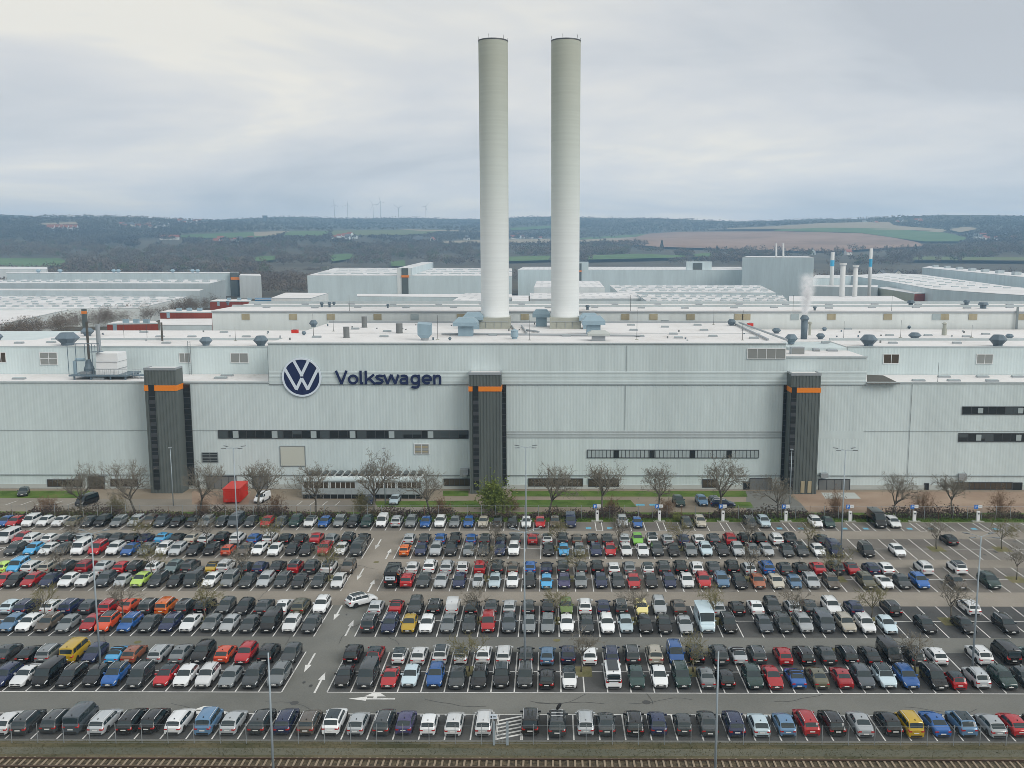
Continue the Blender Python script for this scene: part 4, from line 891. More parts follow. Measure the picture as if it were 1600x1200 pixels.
p = at(664, 532, zc_); b = MB(); b.lathe(p[0], p[1], [(.7, zc_), (.8, zc_ + .5)], 'galv', 12); b.prism([(p[0] - 1.35, p[1] - .9), (p[0] + 1.35, p[1] - .9), (p[0] + 1.35, p[1] + .9), (p[0] - 1.35, p[1] + .9)], [zc_ + 1.2] * 4, [zc_ + 3.4, zc_ + 3.2, zc_ + 3.5, zc_ + 3.7], 'duct_blue')
b.add([(p[0] - .7, p[1] - .7, zc_ + .5), (p[0] + .7, p[1] - .7, zc_ + .5), (p[0] + .7, p[1] + .7, zc_ + .5), (p[0] - .7, p[1] + .7, zc_ + .5), (p[0] - 1.35, p[1] - .9, zc_ + 1.2), (p[0] + 1.35, p[1] - .9, zc_ + 1.2), (p[0] + 1.35, p[1] + .9, zc_ + 1.2), (p[0] - 1.35, p[1] + .9, zc_ + 1.2)], [(0, 1, 5, 4), (1, 2, 6, 5), (2, 3, 7, 6), (3, 0, 4, 7)], 'duct_blue'); b.build('intake_duct', roof)
p = at(804, 530, zc_); b = MB(); b.lathe(p[0], p[1], [(.55, zc_), (.6, zc_ + .4), (.8, zc_ + .5), (.75, zc_ + 1.7), (.85, zc_ + 1.75), (.3, zc_ + 2.0)], 'duct_blue', 14); b.build('fan_stack', roof)
for (u0, v0), (u1, v1) in (((815, 511), (823, 523)), ((823, 518), (842, 521)), ((800, 512), (806, 520)), ((690, 524), (1000, 527)), ((1148, 508), (1200, 533)), ((1155, 506), (1230, 534))):
    a, c = at(u0, v0, zc_), at(u1, v1, zc_); b = MB(); b.tube([(a[0], a[1], zc_ + .35), (c[0], c[1], zc_ + .35)], .22, 'galv', 6); b.build('roof_pipe', roof)
for u, v, z, h in ((490, 528, zc_, 5), (521, 518, zc_, 4), (684, 531, zc_, 5), (995, 531, zc_, 6), (1160, 532, zc_, 6), (194, 530, zu, 3.5), (230, 530, zu, 3.2), (1318, 530, zu, 4), (1407, 528, zu, 4), (368, 533, zu, 3), (1465, 598, ze, 4), (1518, 528, zu, 3), (827, 532, zc_, 5), (1115, 508, zc_, 4)):
    p = at(u, v, z); b = MB(); b.tube([(p[0], p[1], z), (p[0], p[1], z + h)], [.05, .03], 'frame_dark', 4); b.box(p[0] - .3, p[0] + .3, p[1] - .3, p[1] + .3, z, z + .15, 'concrete'); b.build('lightning_rod', roof)
for u, v, z in ((461, 520.5, zc_), (1172, 510, zc_), (1430, 509, zu)): p = at(u, v, z); b = MB(); b.box(p[0] - .7, p[0] + .7, p[1] - .4, p[1] + .4, z, z + .75, 'red_box'); b.box(p[0] - .3, p[0] + .3, p[1] - .2, p[1] + .2, z + .75, z + .9, 'galv'); b.build('equipment_box', roof)
for u, v, w_, h in ((1245, 553, 2.6, 1.4), (1275, 549, 1.2, .6), (1300, 549, 2, .4)): p = at(u, v, zs); b = MB(); b.box(p[0] - w_ / 2, p[0] + w_ / 2, p[1] - .8, p[1] + .8, zs, zs + h, 'galv'); b.box(p[0] - w_ / 2 + .1, p[0] + w_ / 2 - .1, p[1] - .83, p[1] - .8, zs + .15, zs + h - .2, 'window_grey'); b.build('air_conditioner', roof)
b = MB()
for k in range(60):                                              # small clutter: outlets, brackets, cable trays on stands
    big = k < 30; z = zc_ + .05 if big else zu + .03; x = rp.uniform(xa + 2, xb - 2) if big else rp.choice([rp.uniform(xq, xa - 2), rp.uniform(xc + 2, xr - 20)]); y = rp.uniform(184, 228) if big else rp.uniform(195, 230)
    b.box(x - .15, x + .15, y - .15, y + .15, z, z + rp.uniform(.2, .6), rp.choice(['galv', 'door_grey', 'dark_hood']))
tag(b.build('roof_outlets', roof), kind='stuff')
q_ = [tuple(at(u, v, ze)[:2]) for u, v in ((1354.5, 600), (1407, 600), (1380, 587), (1354.5, 586))]; b = MB(); b.prism(q_, ze + .05, ze + .07, 'flue_brown'); b.build('roof_felt', roof)  # flat dark brown patch lying on the roof beside the taller block
# windows
def win(name, u0, u1, v0, v1, m, fr=None, Y=YW - .12, bars=0, rows=0, dep=.06, sub=None, barm=None):
    x0, x1, z0, z1 = X(u0, Y), X(u1, Y), float(zat(v1, Y)), float(zat(v0, Y)); f = .13
    b = MB(); b.box(x0, x1, Y - .02, Y + .3, z0, z1, m); o = b.build(name, hall)
    if fr:
        b = MB()
        for a in ((x0 - f, x1 + f, z1, z1 + f), (x0 - f, x1 + f, z0 - f, z0), (x0 - f, x0, z0, z1), (x1, x1 + f, z0, z1)): b.box(a[0], a[1], Y - dep, Y + .3, a[2], a[3], fr)
        for k in range(1, bars + 1): xx = x0 + (x1 - x0) * k / (bars + 1); b.box(xx - .05, xx + .05, Y - dep + .01, Y - .021, z0, z1, barm or fr)
        for k in range(1, rows + 1): zz_ = z0 + (z1 - z0) * k / (rows + 1); b.box(x0, x1, Y - dep + .015, Y - .021, zz_ - .05, zz_ + .05, barm or fr)
        b.build('window_frame', o)
    if name == 'strip_window' and m == 'window_dark':
        rw2 = random.Random(int(u0 + v0))  # reflections put in as lighter colour over random panes
        for k in range(bars + 1):
            if rw2.random() < .38: a0, a1 = x0 + (x1 - x0) * k / (bars + 1), x0 + (x1 - x0) * (k + 1) / (bars + 1); b = MB(); b.box(a0, a1, Y - .035, Y - .0205, z0 + (z1 - z0) * rw2.choice([0, 0, .35, .5]), z1, 'window_mid'); b.build('pane', o)
    return o
s1 = win('strip_window', 338, 730, 673.5, 684.5, 'window_dark', 'frame_dark', bars=26)
for k in range(7):
    u = 365 + 61.3 * k
    if u < 725: b = MB(); b.box(X(u) - .55, X(u) + .55, YW - .24, YW - .145, zm0 + .1, zm1 - .1, 'window_pale'); b.build('lit_pane' if False else 'pane', s1)
for v0, v1 in ((635.5, 646), (677, 688.5)):
    s1 = win('strip_window', 1507 if v0 < 650 else 1504, 1680, v0, v1, 'window_dark', 'frame_dark', bars=12)
    for u in (1534, 1597, 1655): b = MB(); b.box(X(u) - .5, X(u) + .5, YW - .24, YW - .145, Z(v1) + .15, Z(v0) - .15, 'window_pale'); b.build('pane', s1)
s1 = win('strip_window', 919, 1188, 703.5, 714.5, 'window_pale', 'frame_dark', bars=44)
for u in (964, 1020.5, 1084.5, 1142): b = MB(); b.box(X(u) - .5, X(u) + .5, YW - .24, YW - .145, Z(714.5), Z(703.5), 'window_dark'); b.build('pane', s1)
win('square_panel', 434, 472, 698, 728, 'beige_panel', 'seam')
s1 = win('window', 646, 668, 694.5, 709, 'window_grey', 'frame_white', bars=1, rows=1)
b = MB(); 
for r_ in (0, 1):
    for c_ in (0, 1): x0 = X(646.5 + 11 * c_); z0 = Z(708 - 7.4 * r_); b.box(x0, x0 + 1.15, YW - .15, YW - .141, z0 + .15, z0 + .45, 'ocher')
b.build('blind', s1)
win('louvre_vent', 310.5, 334, 708.5, 722, 'window_dark', 'seam', rows=5, bars=1)
win('window', 1167, 1225, 545, 560, 'window_grey', 'frame_white', bars=3)
for u0, u1, v0, v1, m, bars, rows in ((-10, 12, 551.5, 566, 'window_brown', 2, 0), (66, 92, 551.5, 570, 'window_grey', 1, 1), (283, 299, 552.5, 566.5, 'window_grey', 1, 0), (363, 389, 552.5, 566.5, 'window_grey', 1, 0), (1379, 1402, 553.5, 567, 'window_brown', 1, 0), (1524, 1548, 553.5, 567.5, 'window_grey', 1, 0)): win('window', u0, u1, v0, v1, m, 'frame_white', ys - .1, bars, rows)
for u0, u1, v0, v1, bars in ((63, 117, 751, 760.5, 6), (163, 205, 750, 760, 5), (826, 911, 748.5, 759, 10), (921, 968, 749, 759.5, 6), (1102, 1123, 749.5, 760.5, 2), (692, 732, 749, 758.5, 4), (1500, 1592, 753.5, 763, 10), (-60, -20, 750, 760, 4)): win('window', u0, u1, v0, v1, 'window_brown', 'frame_dark', YW - .16, bars)
for u0, u1, v0, v1, m, bars in ((128.5, 152, 746, 766.5, 'window_brown', 3), (315.5, 361, 745.5, 767, 'door_grey', 3), (388.5, 411, 745.5, 767, 'door_grey', 1), (1167, 1176, 753, 768, 'window_dark', 0), (1177, 1210, 747.5, 767.5, 'door_grey', 0), (1286.5, 1334.5, 749, 768, 'door_grey', 3), (1594, 1608, 754, 769, 'window_dark', 0), (1455, 1460, 755, 767, 'window_dark', 0)): win('gate_door' if bars else 'door', u0, u1, v0, v1, m, 'frame_dark', YW - .18, bars)
b = MB(); b.box(X(1286.5), X(1298), YW - 1.1, YW - .1, Z(744), Z(737.5), 'galv'); b.build('vent_box', hall)
b = MB(); b.box(X(1506), X(1518), YW - .5, YW - .1, Z(750), Z(738.5), 'galv'); b.build('vent_box', hall)
b = MB(); b.box(X(718), X(731), YW - 1.6, YW - .1, Z(742), Z(731), 'galv'); b.lathe(X(727), YW - 1.7, [(.5, Z(741)), (.55, Z(738))], 'galv', 10); b.build('vent_box', hall)
# stair towers
YT_ = 177.4
def tower(u0, u1, vt, us0, us1, vb, side, band, lab):
    x0, x1 = X(u0, YT_), X(u1, YT_); zt = float(zat(vt, YT_)); zbd0, zbd1 = float(zat(band[1], YT_)), float(zat(band[0], YT_))
    m = MB(); m.box(x0, x1, YT_ + .08, YW - .2, 0, zt, 'sheet_anthracite'); corr(m, x0, x1, 0, zt - .3, YT_, 'sheet_anthracite', .62, .08)
    t = m.build('stair_tower', hall); t['label'] = lab
    m = MB(); m.box(x0 - .05, x1 + .05, YT_ - .12, YT_ + .25, zt - .25, zt + .25, 'galv'); m.box(x0 - .05, x0 + .25, YT_ + .26, YW - .3, zt - .1, zt + .22, 'galv'); m.box(x1 - .25, x1 + .05, YT_ + .26, YW - .3, zt - .1, zt + .22, 'galv'); m.box(x0 + .26, x1 - .26, YT_ + .26, YW - .3, zt, zt + .05, 'roof_white'); m.build('roof_rim', t)
    m = MB(); m.box(x0 - .07, x1 + .07, YT_ - .14, YW - .3, zbd0, zbd1, 'orange'); m.build('orange_band', t)
    m = MB(); a, c = X(us0, YT_), X(us1, YT_); m.box(a, c, YT_ - .18, YT_ + .05, .8, zbd1 + .1, 'window_dark'); nst = 9
    for k in range(1, nst * 2): zz_ = .8 + (zbd0 - .8) * k / (nst * 2); m.box(a, c, YT_ - .21, YT_ - .181, zz_ - (.05 if k % 2 else .35), zz_ + (.05 if k % 2 else .35), 'frame_dark')
    m.build('window_strip', t)
    m = MB(); a, c = sorted((X(side[0]), X(side[1]))); m.box(a, c, YW - .5, YW - .22, .8, ze - .3, 'window_dark')
    for k in range(1, 18): zz_ = .8 + (ze - 1.5) * k / 18; m.box(a - .02, c + .02, YW - .54, YW - .501, zz_ - .06, zz_ + .06, 'frame_dark')
    m.build('glazed_recess', t); return t, x0, x1
tower(225.5, 275.5, 577, 232, 241, 767, (287, 297.5), (602.5, 611), 'dark stair tower beside the rooftop machinery platform')
t2, a2, b2 = tower(732.5, 783, 584, 738.5, 747.5, 775, (784.2, 791), (604, 611.5), 'dark stair tower between the two middle halves of the hall')
t3, a3, b3 = tower(1236.5, 1282.5, 584.5, 1237, 1245, 775, (1224, 1234), (605.5, 613), 'dark stair tower beside the pink yard')
m = MB(); m.box(X(1257, YT_), X(1263, YT_), YT_ - .2, YT_ - .08, .3, 2.6, 'ocher'); m.box(X(1268, YT_), X(1274, YT_), YT_ - .2, YT_ - .08, .3, 2.6, 'ocher'); m.build('door', t3)
# low link corridor and pavilion
pv = thing('pavilion', 'low white pavilion with dark window bands and rows of roof domes before the hall', 'pavilion', (X(565, 175), 175, 0))
yp = 173.5; px = lambda u: X(u, yp, 760); pz = lambda v: float(zat(v, yp))
m = MB(); m.box(px(472), px(660), yp, 179.5, .9, pz(752), 'sheet_dull'); m.build('wall', pv)
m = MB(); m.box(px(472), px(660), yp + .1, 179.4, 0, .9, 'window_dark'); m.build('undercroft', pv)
m = MB(); m.box(px(471), px(661), yp - .25, 179.8, pz(752), pz(752) + .35, 'sheet_hall'); pr = m.build('roof', pv)
for u0, u1 in ((475, 513), (517, 555), (587, 618), (621, 658)):
    m = MB(); m.box(px(u0), px(u1), yp - .06, yp + .1, pz(763), pz(754), 'window_brown'); wv = m.build('window', pv)
    m = MB()
    for k in range(0, 6): xx = px(u0) + (px(u1) - px(u0)) * k / 5; m.box(xx - .05, xx + .05, yp - .1, yp - .061, pz(763), pz(754), 'frame_white')
    m.build('window_frame', wv)
for k in range(16):
    u = 479 + 11.6 * k; x = px(u); m = MB(); z = pz(752) + .35; m.box(x - .55, x + .55, 175.0, 178.6, z, z + .25, 'frame_white'); m.add([(x - .5, 175.05, z + .25), (x + .5, 175.05, z + .25), (x + .5, 178.5, z + .25), (x - .5, 178.5, z + .25), (x - .3, 175.4, z + .6), (x + .3, 175.4, z + .6), (x + .3, 178.2, z + .6), (x - .3, 178.2, z + .6)], [(0, 1, 5, 4), (1, 2, 6, 5), (2, 3, 7, 6), (3, 0, 4, 7), (4, 5, 6, 7)], 'window_dark'); m.build('roof_dome', pr)
m = MB(); m.box(px(472), px(660), yp - .3, yp - .26, .9, 1.0, 'galv'); m.box(px(472), px(660), yp - .3, yp - .26, 1.75, 1.82, 'galv')
for k in range(18): xx = px(472) + (px(660) - px(472)) * k / 17; m.box(xx - .03, xx + .03, yp - .31, yp - .25, 0, 1.82, 'galv')
m.build('railing', pv)
# emblem and lettering
xo, zo, rr = X(472.5), Z(589.3), 30.8 / 8.06
em = thing('round_emblem', 'round navy and white emblem with a V above a W on the hall wall', 'sign', (xo, YW - .3, zo)); ROOT[em.name] = (0, 0, 0)
m = MB()
def ringy(m, r0, r1, y0, y1, mat, n=64):
    vs = []
    for r in (r0, r1):
        for y in (y0, y1):
            for i in range(n): a = 2 * math.pi * i / n; vs.append((r * math.cos(a), y, r * math.sin(a)))
    fs = []
    for i in range(n): j = (i + 1) % n; fs += [(i, j, 2 * n + j, 2 * n + i), (n + i, 3 * n + i, 3 * n + j, n + j), (2 * n + i, 2 * n + j, 3 * n + j, 3 * n + i), (i, n + i, n + j, j)]
    m.add(vs, fs, mat)
n = 64
m.add([(rr * .99 * math.cos(2 * math.pi * i / n), y, rr * .99 * math.sin(2 * math.pi * i / n)) for y in (-.05, .2) for i in range(n)], [tuple(range(n)), tuple(range(2 * n - 1, n - 1, -1))] + [(i, n + i, n + (i + 1) % n, (i + 1) % n) for i in range(n)], 'navy'); m.build('disc', em)
m = MB(); ringy(m, rr * .905, rr, -.13, .15, 'emblem_white'); m.build('ring', em)
def strokes(lines, w_):
    m = MB()
    for li, ((ax, az), (bx, bz)) in enumerate(lines):
        d = np.array([bx - ax, bz - az]); L = np.linalg.norm(d); nrm = np.array([-d[1], d[0]]) / L * w_ / 2
        q = [(ax + nrm[0], az + nrm[1]), (ax - nrm[0], az - nrm[1]), (bx - nrm[0], bz - nrm[1]), (bx + nrm[0], bz + nrm[1])]
        m.add([(a * rr, y, b * rr) for y in (-.1 - li * .006, -.06) for a, b in q], [(0, 1, 2, 3), (7, 6, 5, 4), (0, 4, 5, 1), (1, 5, 6, 2), (2, 6, 7, 3), (3, 7, 4, 0)], 'emblem_white')
    return m
def clipc(p, q, r=.93):
    """extend q away from p until the circle r"""
    p = np.array(p); d = np.array(q) - p; d = d / np.linalg.norm(d); b = p @ d; return tuple(p + d * (-b + math.sqrt(b * b - p @ p + r * r)))
wv_ = .145
vb_ = (0.0, .09)
strokes([((-.005, .13), clipc((-.03, .13), (-.37, .84))), ((.005, .13), clipc((.03, .13), (.37, .84)))], wv_).build('letter_v', em)
strokes([((-.285, -.62), clipc((-.285, -.62), (-.83, .42))), ((.285, -.62), clipc((.285, -.62), (.83, .42))), ((-.30, -.64), (.0, -.05)), ((.30, -.64), (.0, -.05))], wv_).build('letter_w', em)
m = MB(); m.box(-.085 * rr, .085 * rr, -.1, -.06, .045 * rr, .125 * rr, 'emblem_white'); m.box(-.065 * rr, .065 * rr, -.1, -.06, -.13 * rr, -.04 * rr, 'emblem_white'); m.build('joint', em)
def arc(cx, cz, rx, rz, a0, a1, n=18): return [(cx + rx * math.cos(R(a)), cz + rz * math.sin(R(a))) for a in np.linspace(a0, a1, n)]
SW = .165; xh = .715; hw2_ = SW / 2
def ring_(w_): return [arc(w_ / 2, xh / 2, w_ / 2 - hw2_, xh / 2 - hw2_ + .01, 0, 360, 30)]
GL = {'V': [[(.07, 1), (.455, .03)], [(.84, 1), (.455, .03)]], 'o': ring_(.75), 'l': [[(hw2_, 1), (hw2_, .16), (hw2_ + .03, .085), (.24, .075)]], 'k': [[(hw2_, 1), (hw2_, 0)], [(.16, .32), (.68, xh)], [(.34, .42), (.74, 0)]],
 's': [[(.58, .60), (.47, .635), (.33, .64), (.17, .60), (.12, .52), (.17, .43), (.33, .37), (.50, .30), (.55, .20), (.49, .115), (.33, .075), (.17, .085), (.04, .12)]],
 'w': [[(.07, xh), (.32, .03)], [(.32, .03), (.60, xh)], [(.60, xh), (.88, .03)], [(.88, .03), (1.13, xh)]],
 'a': [[(.10, .61), (.2, .635), (.34, .64), (.47, .59), (.52, .48), (.52, 0)], [(.52, .40), (.36, .415), (.19, .385), (.095, .29), (.085, .2), (.13, .11), (.25, .07), (.40, .09), (.52, .18)]],
 'g': ring_(.70) + [[(.61, xh), (.61, -.04), (.56, -.16), (.44, -.225), (.26, -.225), (.07, -.18)]],
 'e': [arc(.38, xh / 2, .38 - hw2_, xh / 2 - hw2_ + .01, 0, 315, 26), [(.12, xh / 2 - .02), (.74, xh / 2 - .02)]], 'n': [[(hw2_, xh), (hw2_, 0)], [(hw2_, .45), (.17, .56), (.30, .635), (.42, .62), (.49, .54), (.50, .42), (.50, 0)]]}
GX = [('V', 132), ('o', 239), ('l', 336), ('k', 379), ('s', 463), ('w', 532), ('a', 667), ('g', 760), ('e', 853), ('n', 950)]
wl_ = thing('wall_lettering', 'navy raised letters spelling the carmaker name beside the round emblem', 'sign', (X(608), YW - .3, Z(600.3)))
capz = Z(579) - Z(600.3); x00 = X(524.5)
for ch, gx in GX:
    m = MB(); ox = x00 + (gx - 132) / 113 * capz * .985
    for si, path in enumerate(GL[ch]):
        pp = [np.array(q) * ((1.1, 1) if ch == 'a' else (1, 1)) for q in path]; n_ = len(pp); L_, R_ = [], []; closed = np.linalg.norm(pp[0] - pp[-1]) < 1e-6
        for k in range(n_):
            d0 = pp[k] - pp[k - 1] if k else (pp[k] - pp[-2] if closed else pp[1] - pp[0]); d1 = pp[k + 1] - pp[k] if k < n_ - 1 else (pp[1] - pp[0] if closed else d0)
            d0 = d0 / np.linalg.norm(d0); d1 = d1 / np.linalg.norm(d1); t_ = d0 + d1; t_ /= np.linalg.norm(t_); nn = np.array([-t_[1], t_[0]]); s_ = hw2_ / max(.5, abs(nn @ np.array([-d0[1], d0[0]]))); L_.append(pp[k] + nn * s_); R_.append(pp[k] - nn * s_)
        y0_, y1_ = YW - .42 - si * .004, YW - .2; W3 = lambda q, y: (ox + q[0] * capz, y, Z(600.3) + q[1] * capz)
        for k in range(n_ - 1):
            q4 = [L_[k], R_[k], R_[k + 1], L_[k + 1]]; m.add([W3(q, y0_) for q in q4] + [W3(q, y1_) for q in q4], [(0, 1, 2, 3), (0, 4, 5, 1), (1, 5, 6, 2), (2, 6, 7, 3), (3, 7, 4, 0)], 'navy')
    m.build('letter', wl_)

# rooftop machinery platform
zp_ = ze + .05; yq = 186.5; px = lambda u: X(u, yq, 585); zq = lambda v: float(zat(v, yq))
pf = thing('machinery_platform', 'steel rooftop platform with white filter box, pipes and railings', 'machinery', (px(165), yq, zp_))
zd = zp_ + 1.0
m = MB(); m.box(px(117), px(207), yq - 2.5, yq + 4, zd - .3, zd, 'dark_hood')
for u in (124, 150, 180, 203): m.box(px(u) - .12, px(u) + .12, yq - 2.2, yq - 1.9, zp_, zd - .3, 'dark_hood'); m.box(px(u) - .12, px(u) + .12, yq + 3.5, yq + 3.8, zp_, zd - .3, 'dark_hood')
m.build('deck', pf)
hb_ = zq(545) - zq(581)
m = MB(); m.box(px(157), px(190), yq - 1.8, yq + 2.6, zd, zd + 1.1, 'white_paint'); m.box(px(157.5), px(190.5), yq - 1.7, yq + 2.5, zd + 1.15, zd + 2.5, 'white_paint'); m.box(px(157.7), px(191), yq - 1.6, yq + 2.4, zd + 2.55, zd + 4.2, 'white_paint')
for z in (1.1, 2.5): m.box(px(156.6), px(191.2), yq - 1.85, yq + 2.65, zd + z, zd + z + .06, 'galv')
for u in (163, 170, 177, 184): m.box(px(u) - .02, px(u) + .02, yq - 1.83, yq - 1.79, zd, zd + 1.1, 'galv')
m.build('filter_box', pf)
for u, top, r, mt in ((133, 503, .24, 'flue_brown'), (150, 507, .42, 'galv')): m = MB(); m.tube([(px(u), yq + 2, zd), (px(u), yq + 2, float(zat(top, yq + 2)))], r, mt, 10); m.build('flue', pf)
m = MB(); m.tube([(px(122), yq - 1, zd), (px(122), yq - 1, zd + 2.6), (px(124), yq - 1, zd + 2.9), (px(137), yq - 1, zd + 2.9)], .35, 'duct_blue', 10); m.lathe(px(140), yq, [(.9, zd), (1.0, zd + 1.0), (.6, zd + 2.0), (.4, zd + 2.8)], 'dark_hood', 12); m.box(px(130), px(146), yq - 1.2, yq + .5, zd, zd + .5, 'galv'); m.build('pump_set', pf)
m = MB()
for u in (117.5, 130, 144, 155): m.tube([(px(u), yq - 2.4, zd), (px(u), yq - 2.4, zd + 6.2)], .07, 'dark_hood', 5)
m.tube([(px(117), yq - 2.4, zd + 6.2), (px(167), yq - 2.4, zd + 6.2)], .09, 'dark_hood', 5); m.box(px(152), px(168), yq - 2.4, yq - 1.2, zd + 4.5, zd + 4.6, 'dark_hood')
for u in (152, 160, 167): m.tube([(px(u), yq - 2.4, zd + 4.6), (px(u), yq - 2.4, zd + 6.0)], .05, 'dark_hood', 4)
for u in range(158, 208, 6): m.tube([(px(u), yq - 2.45, zd), (px(u), yq - 2.45, zd + 1.1)], .03, 'galv', 4)
for z in (.6, 1.1): m.tube([(px(157), yq - 2.45, zd + z), (px(207), yq - 2.45, zd + z)], .03, 'galv', 4)
m.build('railing', pf)
m = MB(); m.box(px(207) + .01, px(228), yq - .5, yq + 1.2, zd - .5, zd - .3, 'dark_hood')
for u in (210, 219, 227): m.tube([(px(u), yq - .45, zp_), (px(u), yq - .45, zd + .8)], .05, 'galv', 4)
m.tube([(px(208), yq - .45, zd + .8), (px(228), yq - .45, zd + .8)], .04, 'galv', 4); m.build('gangway', pf)
p = at(256, 573, zp_); m = MB(); m.tube([(p[0], p[1], zp_), (p[0], p[1], float(zat(504, p[1])))], .22, 'flue_brown', 8); o = m.build('flue_pipe', loc=(p[0], p[1], zp_)); tag(o, 'thin dark flue pipe standing alone behind the dark stair tower', 'flue')
m = MB()
for dx in (-.25, .25): m.box(X(300, ys) + dx - .04, X(300, ys) + dx + .04, ys - .6, ys - .5, ze, zu + 1.2, 'seam')
for k in range(16): m.box(X(300, ys) - .25, X(300, ys) + .25, ys - .58, ys - .54, ze + .3 + k * .42, ze + .35 + k * .42, 'seam')
m.build('ladder', hall)

# ================================================================ CHIMNEYS
def chimney(u, lab):
    p = at(u, 514, zc_); x, y = float(xat(u, p[1] + 3, zc_ + 3)), p[1] + 3.2
    t = thing('factory_chimney', lab, 'chimney', (x, y, zc_ + .05), 0, 'twin chimneys on the hall roof')
    s = 1470 / (y * .995); zt = float(zat(65, y, u)); z0 = zc_ + 2.6; r0, r1 = 43.6 / s / 2, 45.2 / s / 2 * .985
    m = MB(); m.box(x - r0 - .35, x + r0 + .35, y - r0 - .35, y + r0 + .35, zc_ + .05, z0, 'concrete'); b = m.build('pedestal', t)
    m = MB(); m.tube([(x - r0, y - r0 - .45, z0 - .9), (x + r0, y - r0 - .45, z0 - .9)], .06, 'galv', 5)
    for k in (-.6, 0, .5): m.tube([(x + k * r0, y - r0 - .42, zc_ + .3), (x + k * r0, y - r0 - .42, z0 - .9)], .05, 'galv', 4)
    m.build('conduit', b)
    n = 56; prof_ = [(r0 * 1.035, z0), (r0 * 1.035, z0 + .35), (r0, z0 + .4)] + [(r0 + (r1 - r0) * k / 24, z0 + .4 + (zt - z0 - .4) * k / 24) for k in range(1, 25)]
    m = MB(); m.lathe(x, y, prof_, 'chimney_concrete', n, cap=False); m.build('shaft', t, True)
    m = MB(); m.lathe(x, y, [(r1 * 1.012, zt - .1), (r1 * 1.02, zt + .16), (r1 * .9, zt + .18), (r1 * .86, zt - 6)], 'frame_dark', n, cap=False); m.lathe(x, y, [(r1 * .87, zt - 6), (r1 * .1, zt - 6)], 'window_dark', n, cap=False); m.build('rim', t, True)
    m = MB()
    for k in range(6): a = k * 1.047 + .3; m.tube([(x + r1 * 1.0 * math.cos(a), y + r1 * math.sin(a), zt), (x + r1 * 1.04 * math.cos(a), y + r1 * 1.04 * math.sin(a), zt + 1.0)], .04, 'frame_dark', 4)
    m.build('lightning_rods', t)
chimney(773.5, 'tall pale chimney above the central stair tower, with soot-darkened top')
chimney(883, 'tall pale chimney beside two blue ventilation hoods, with soot-darkened top')
# ================================================================ REST OF THE WORKS
def hallbox(px, z, label, wall='sheet_hall', roof_m='roof_halls', name='factory_building', z0=0.0, par=None, cat='factory'):
    pts = [tuple(at(u, v, z)[:2]) for u, v in px]; c = (sum(p[0] for p in pts) / len(pts), sum(p[1] for p in pts) / len(pts), z0)
    t = par or thing(name, label, cat, c)
    m = MB(); m.prism(pts, z0, z - .3, wall); w_ = m.build('wall', t)
    m = MB(); m.prism(pts, z - .3, z + .1, 'sheet_dull', top=roof_m); r_ = m.build('roof', t); return t, w_, r_
def wall_px(t, u0, u1, v0, v1, Y, m, name, off=.25, sub=None):
    a, b = onY(u0, v0, Y), onY(u1, v1, Y); q = MB(); q.box(a[0], b[0], Y - off, Y + .3, b[2], a[2], m); return q.build(name, sub or t)
RL = MB().box(-.5, .5, -.5, .5, 0, 1, 'sheet_dull').add([(-.46, -.46, 1.02), (.46, -.46, 1.02), (.46, .46, 1.02), (-.46, .46, 1.02)], [(0, 1, 2, 3)], 'window_pale').mesh('skylight')
def rooflights(r_, px, z, nu, nv, sx=5.0, sy=1.6, sz=.9):
    q = [np.array(at(u, v, z)[:2]) for u, v in px]; off = ROOT[r_.name]
    for i in range(nu):
        for j in range(nv):
            a, b_ = (i + .5 + rp.uniform(-.18, .18) + (.25 if j % 2 else -.1)) / nu, (j + .5) / nv; p_ = (q[0] * (1 - a) + q[1] * a) * (1 - b_) + (q[3] * (1 - a) + q[2] * a) * b_
            o = bpy.data.objects.new('skylight', RL); COL.objects.link(o); o.parent = r_; o.location = (p_[0] - off[0], p_[1] - off[1], z + .1 - off[2]); o.scale = (sx, sy * 1.6, sz)
# second hall right behind the front hall
z2 = 31.6; y20, y21 = 237.5, float(at(800, 474.5, 31.6)[1])
t2h = thing('factory_building', 'very long pale hall with ocher shutters along its wall, directly behind the chimneys', 'factory', (0, y20, 0))
xl2 = X(331, y20, 487); m = MB(); m.box(xl2, 190, y20, y21, 0, z2 - .3, 'sheet_cream'); m.build('wall', t2h)
m = MB(); m.box(xl2 - .2, 190, y20 - .25, y21 + .2, z2 - .3, z2, 'roof_white'); r2h = m.build('roof', t2h)
m = MB(); m.box(xl2, 190, 253, 253.5, z2, z2 + .5, 'sheet_dull'); m.box(xl2, 190, y21 - .5, y21 + .1, z2, z2 + .7, 'sheet_dull'); m.box(xl2, 190, y20 - .3, y20 - .2, z2 - .5, z2 - .2, 'galv'); m.build('roof_kerb', r2h)
for u, k in ((384, 0), (458, 0), (517, 0), (590, 0), (648, 1), (720, 0), (820, 0), (977, 0), (1021, 0), (1079, 0), (1154, 0), (1166, 0), (1242, 1), (1299, 0), (1387, 0), (1463, 1), (1476, 0), (1520, 0), (1596, 0)):
    wall_px(t2h, u - 6.3, u + 6.3, 490.5, 499.5, y20, 'ocher' if not k else 'window_pale', 'shutter', .16)
for k in range(46):
    x = xl2 + 5 + k * 6.1 + rp.uniform(-1, 1); y = (247 if k % 2 else 262) + rp.uniform(-2, 2); b = MB(); b.box(x - .9, x + .9, y - .5, y + .5, z2, z2 + .35, 'galv'); b.build('skylight', r2h)
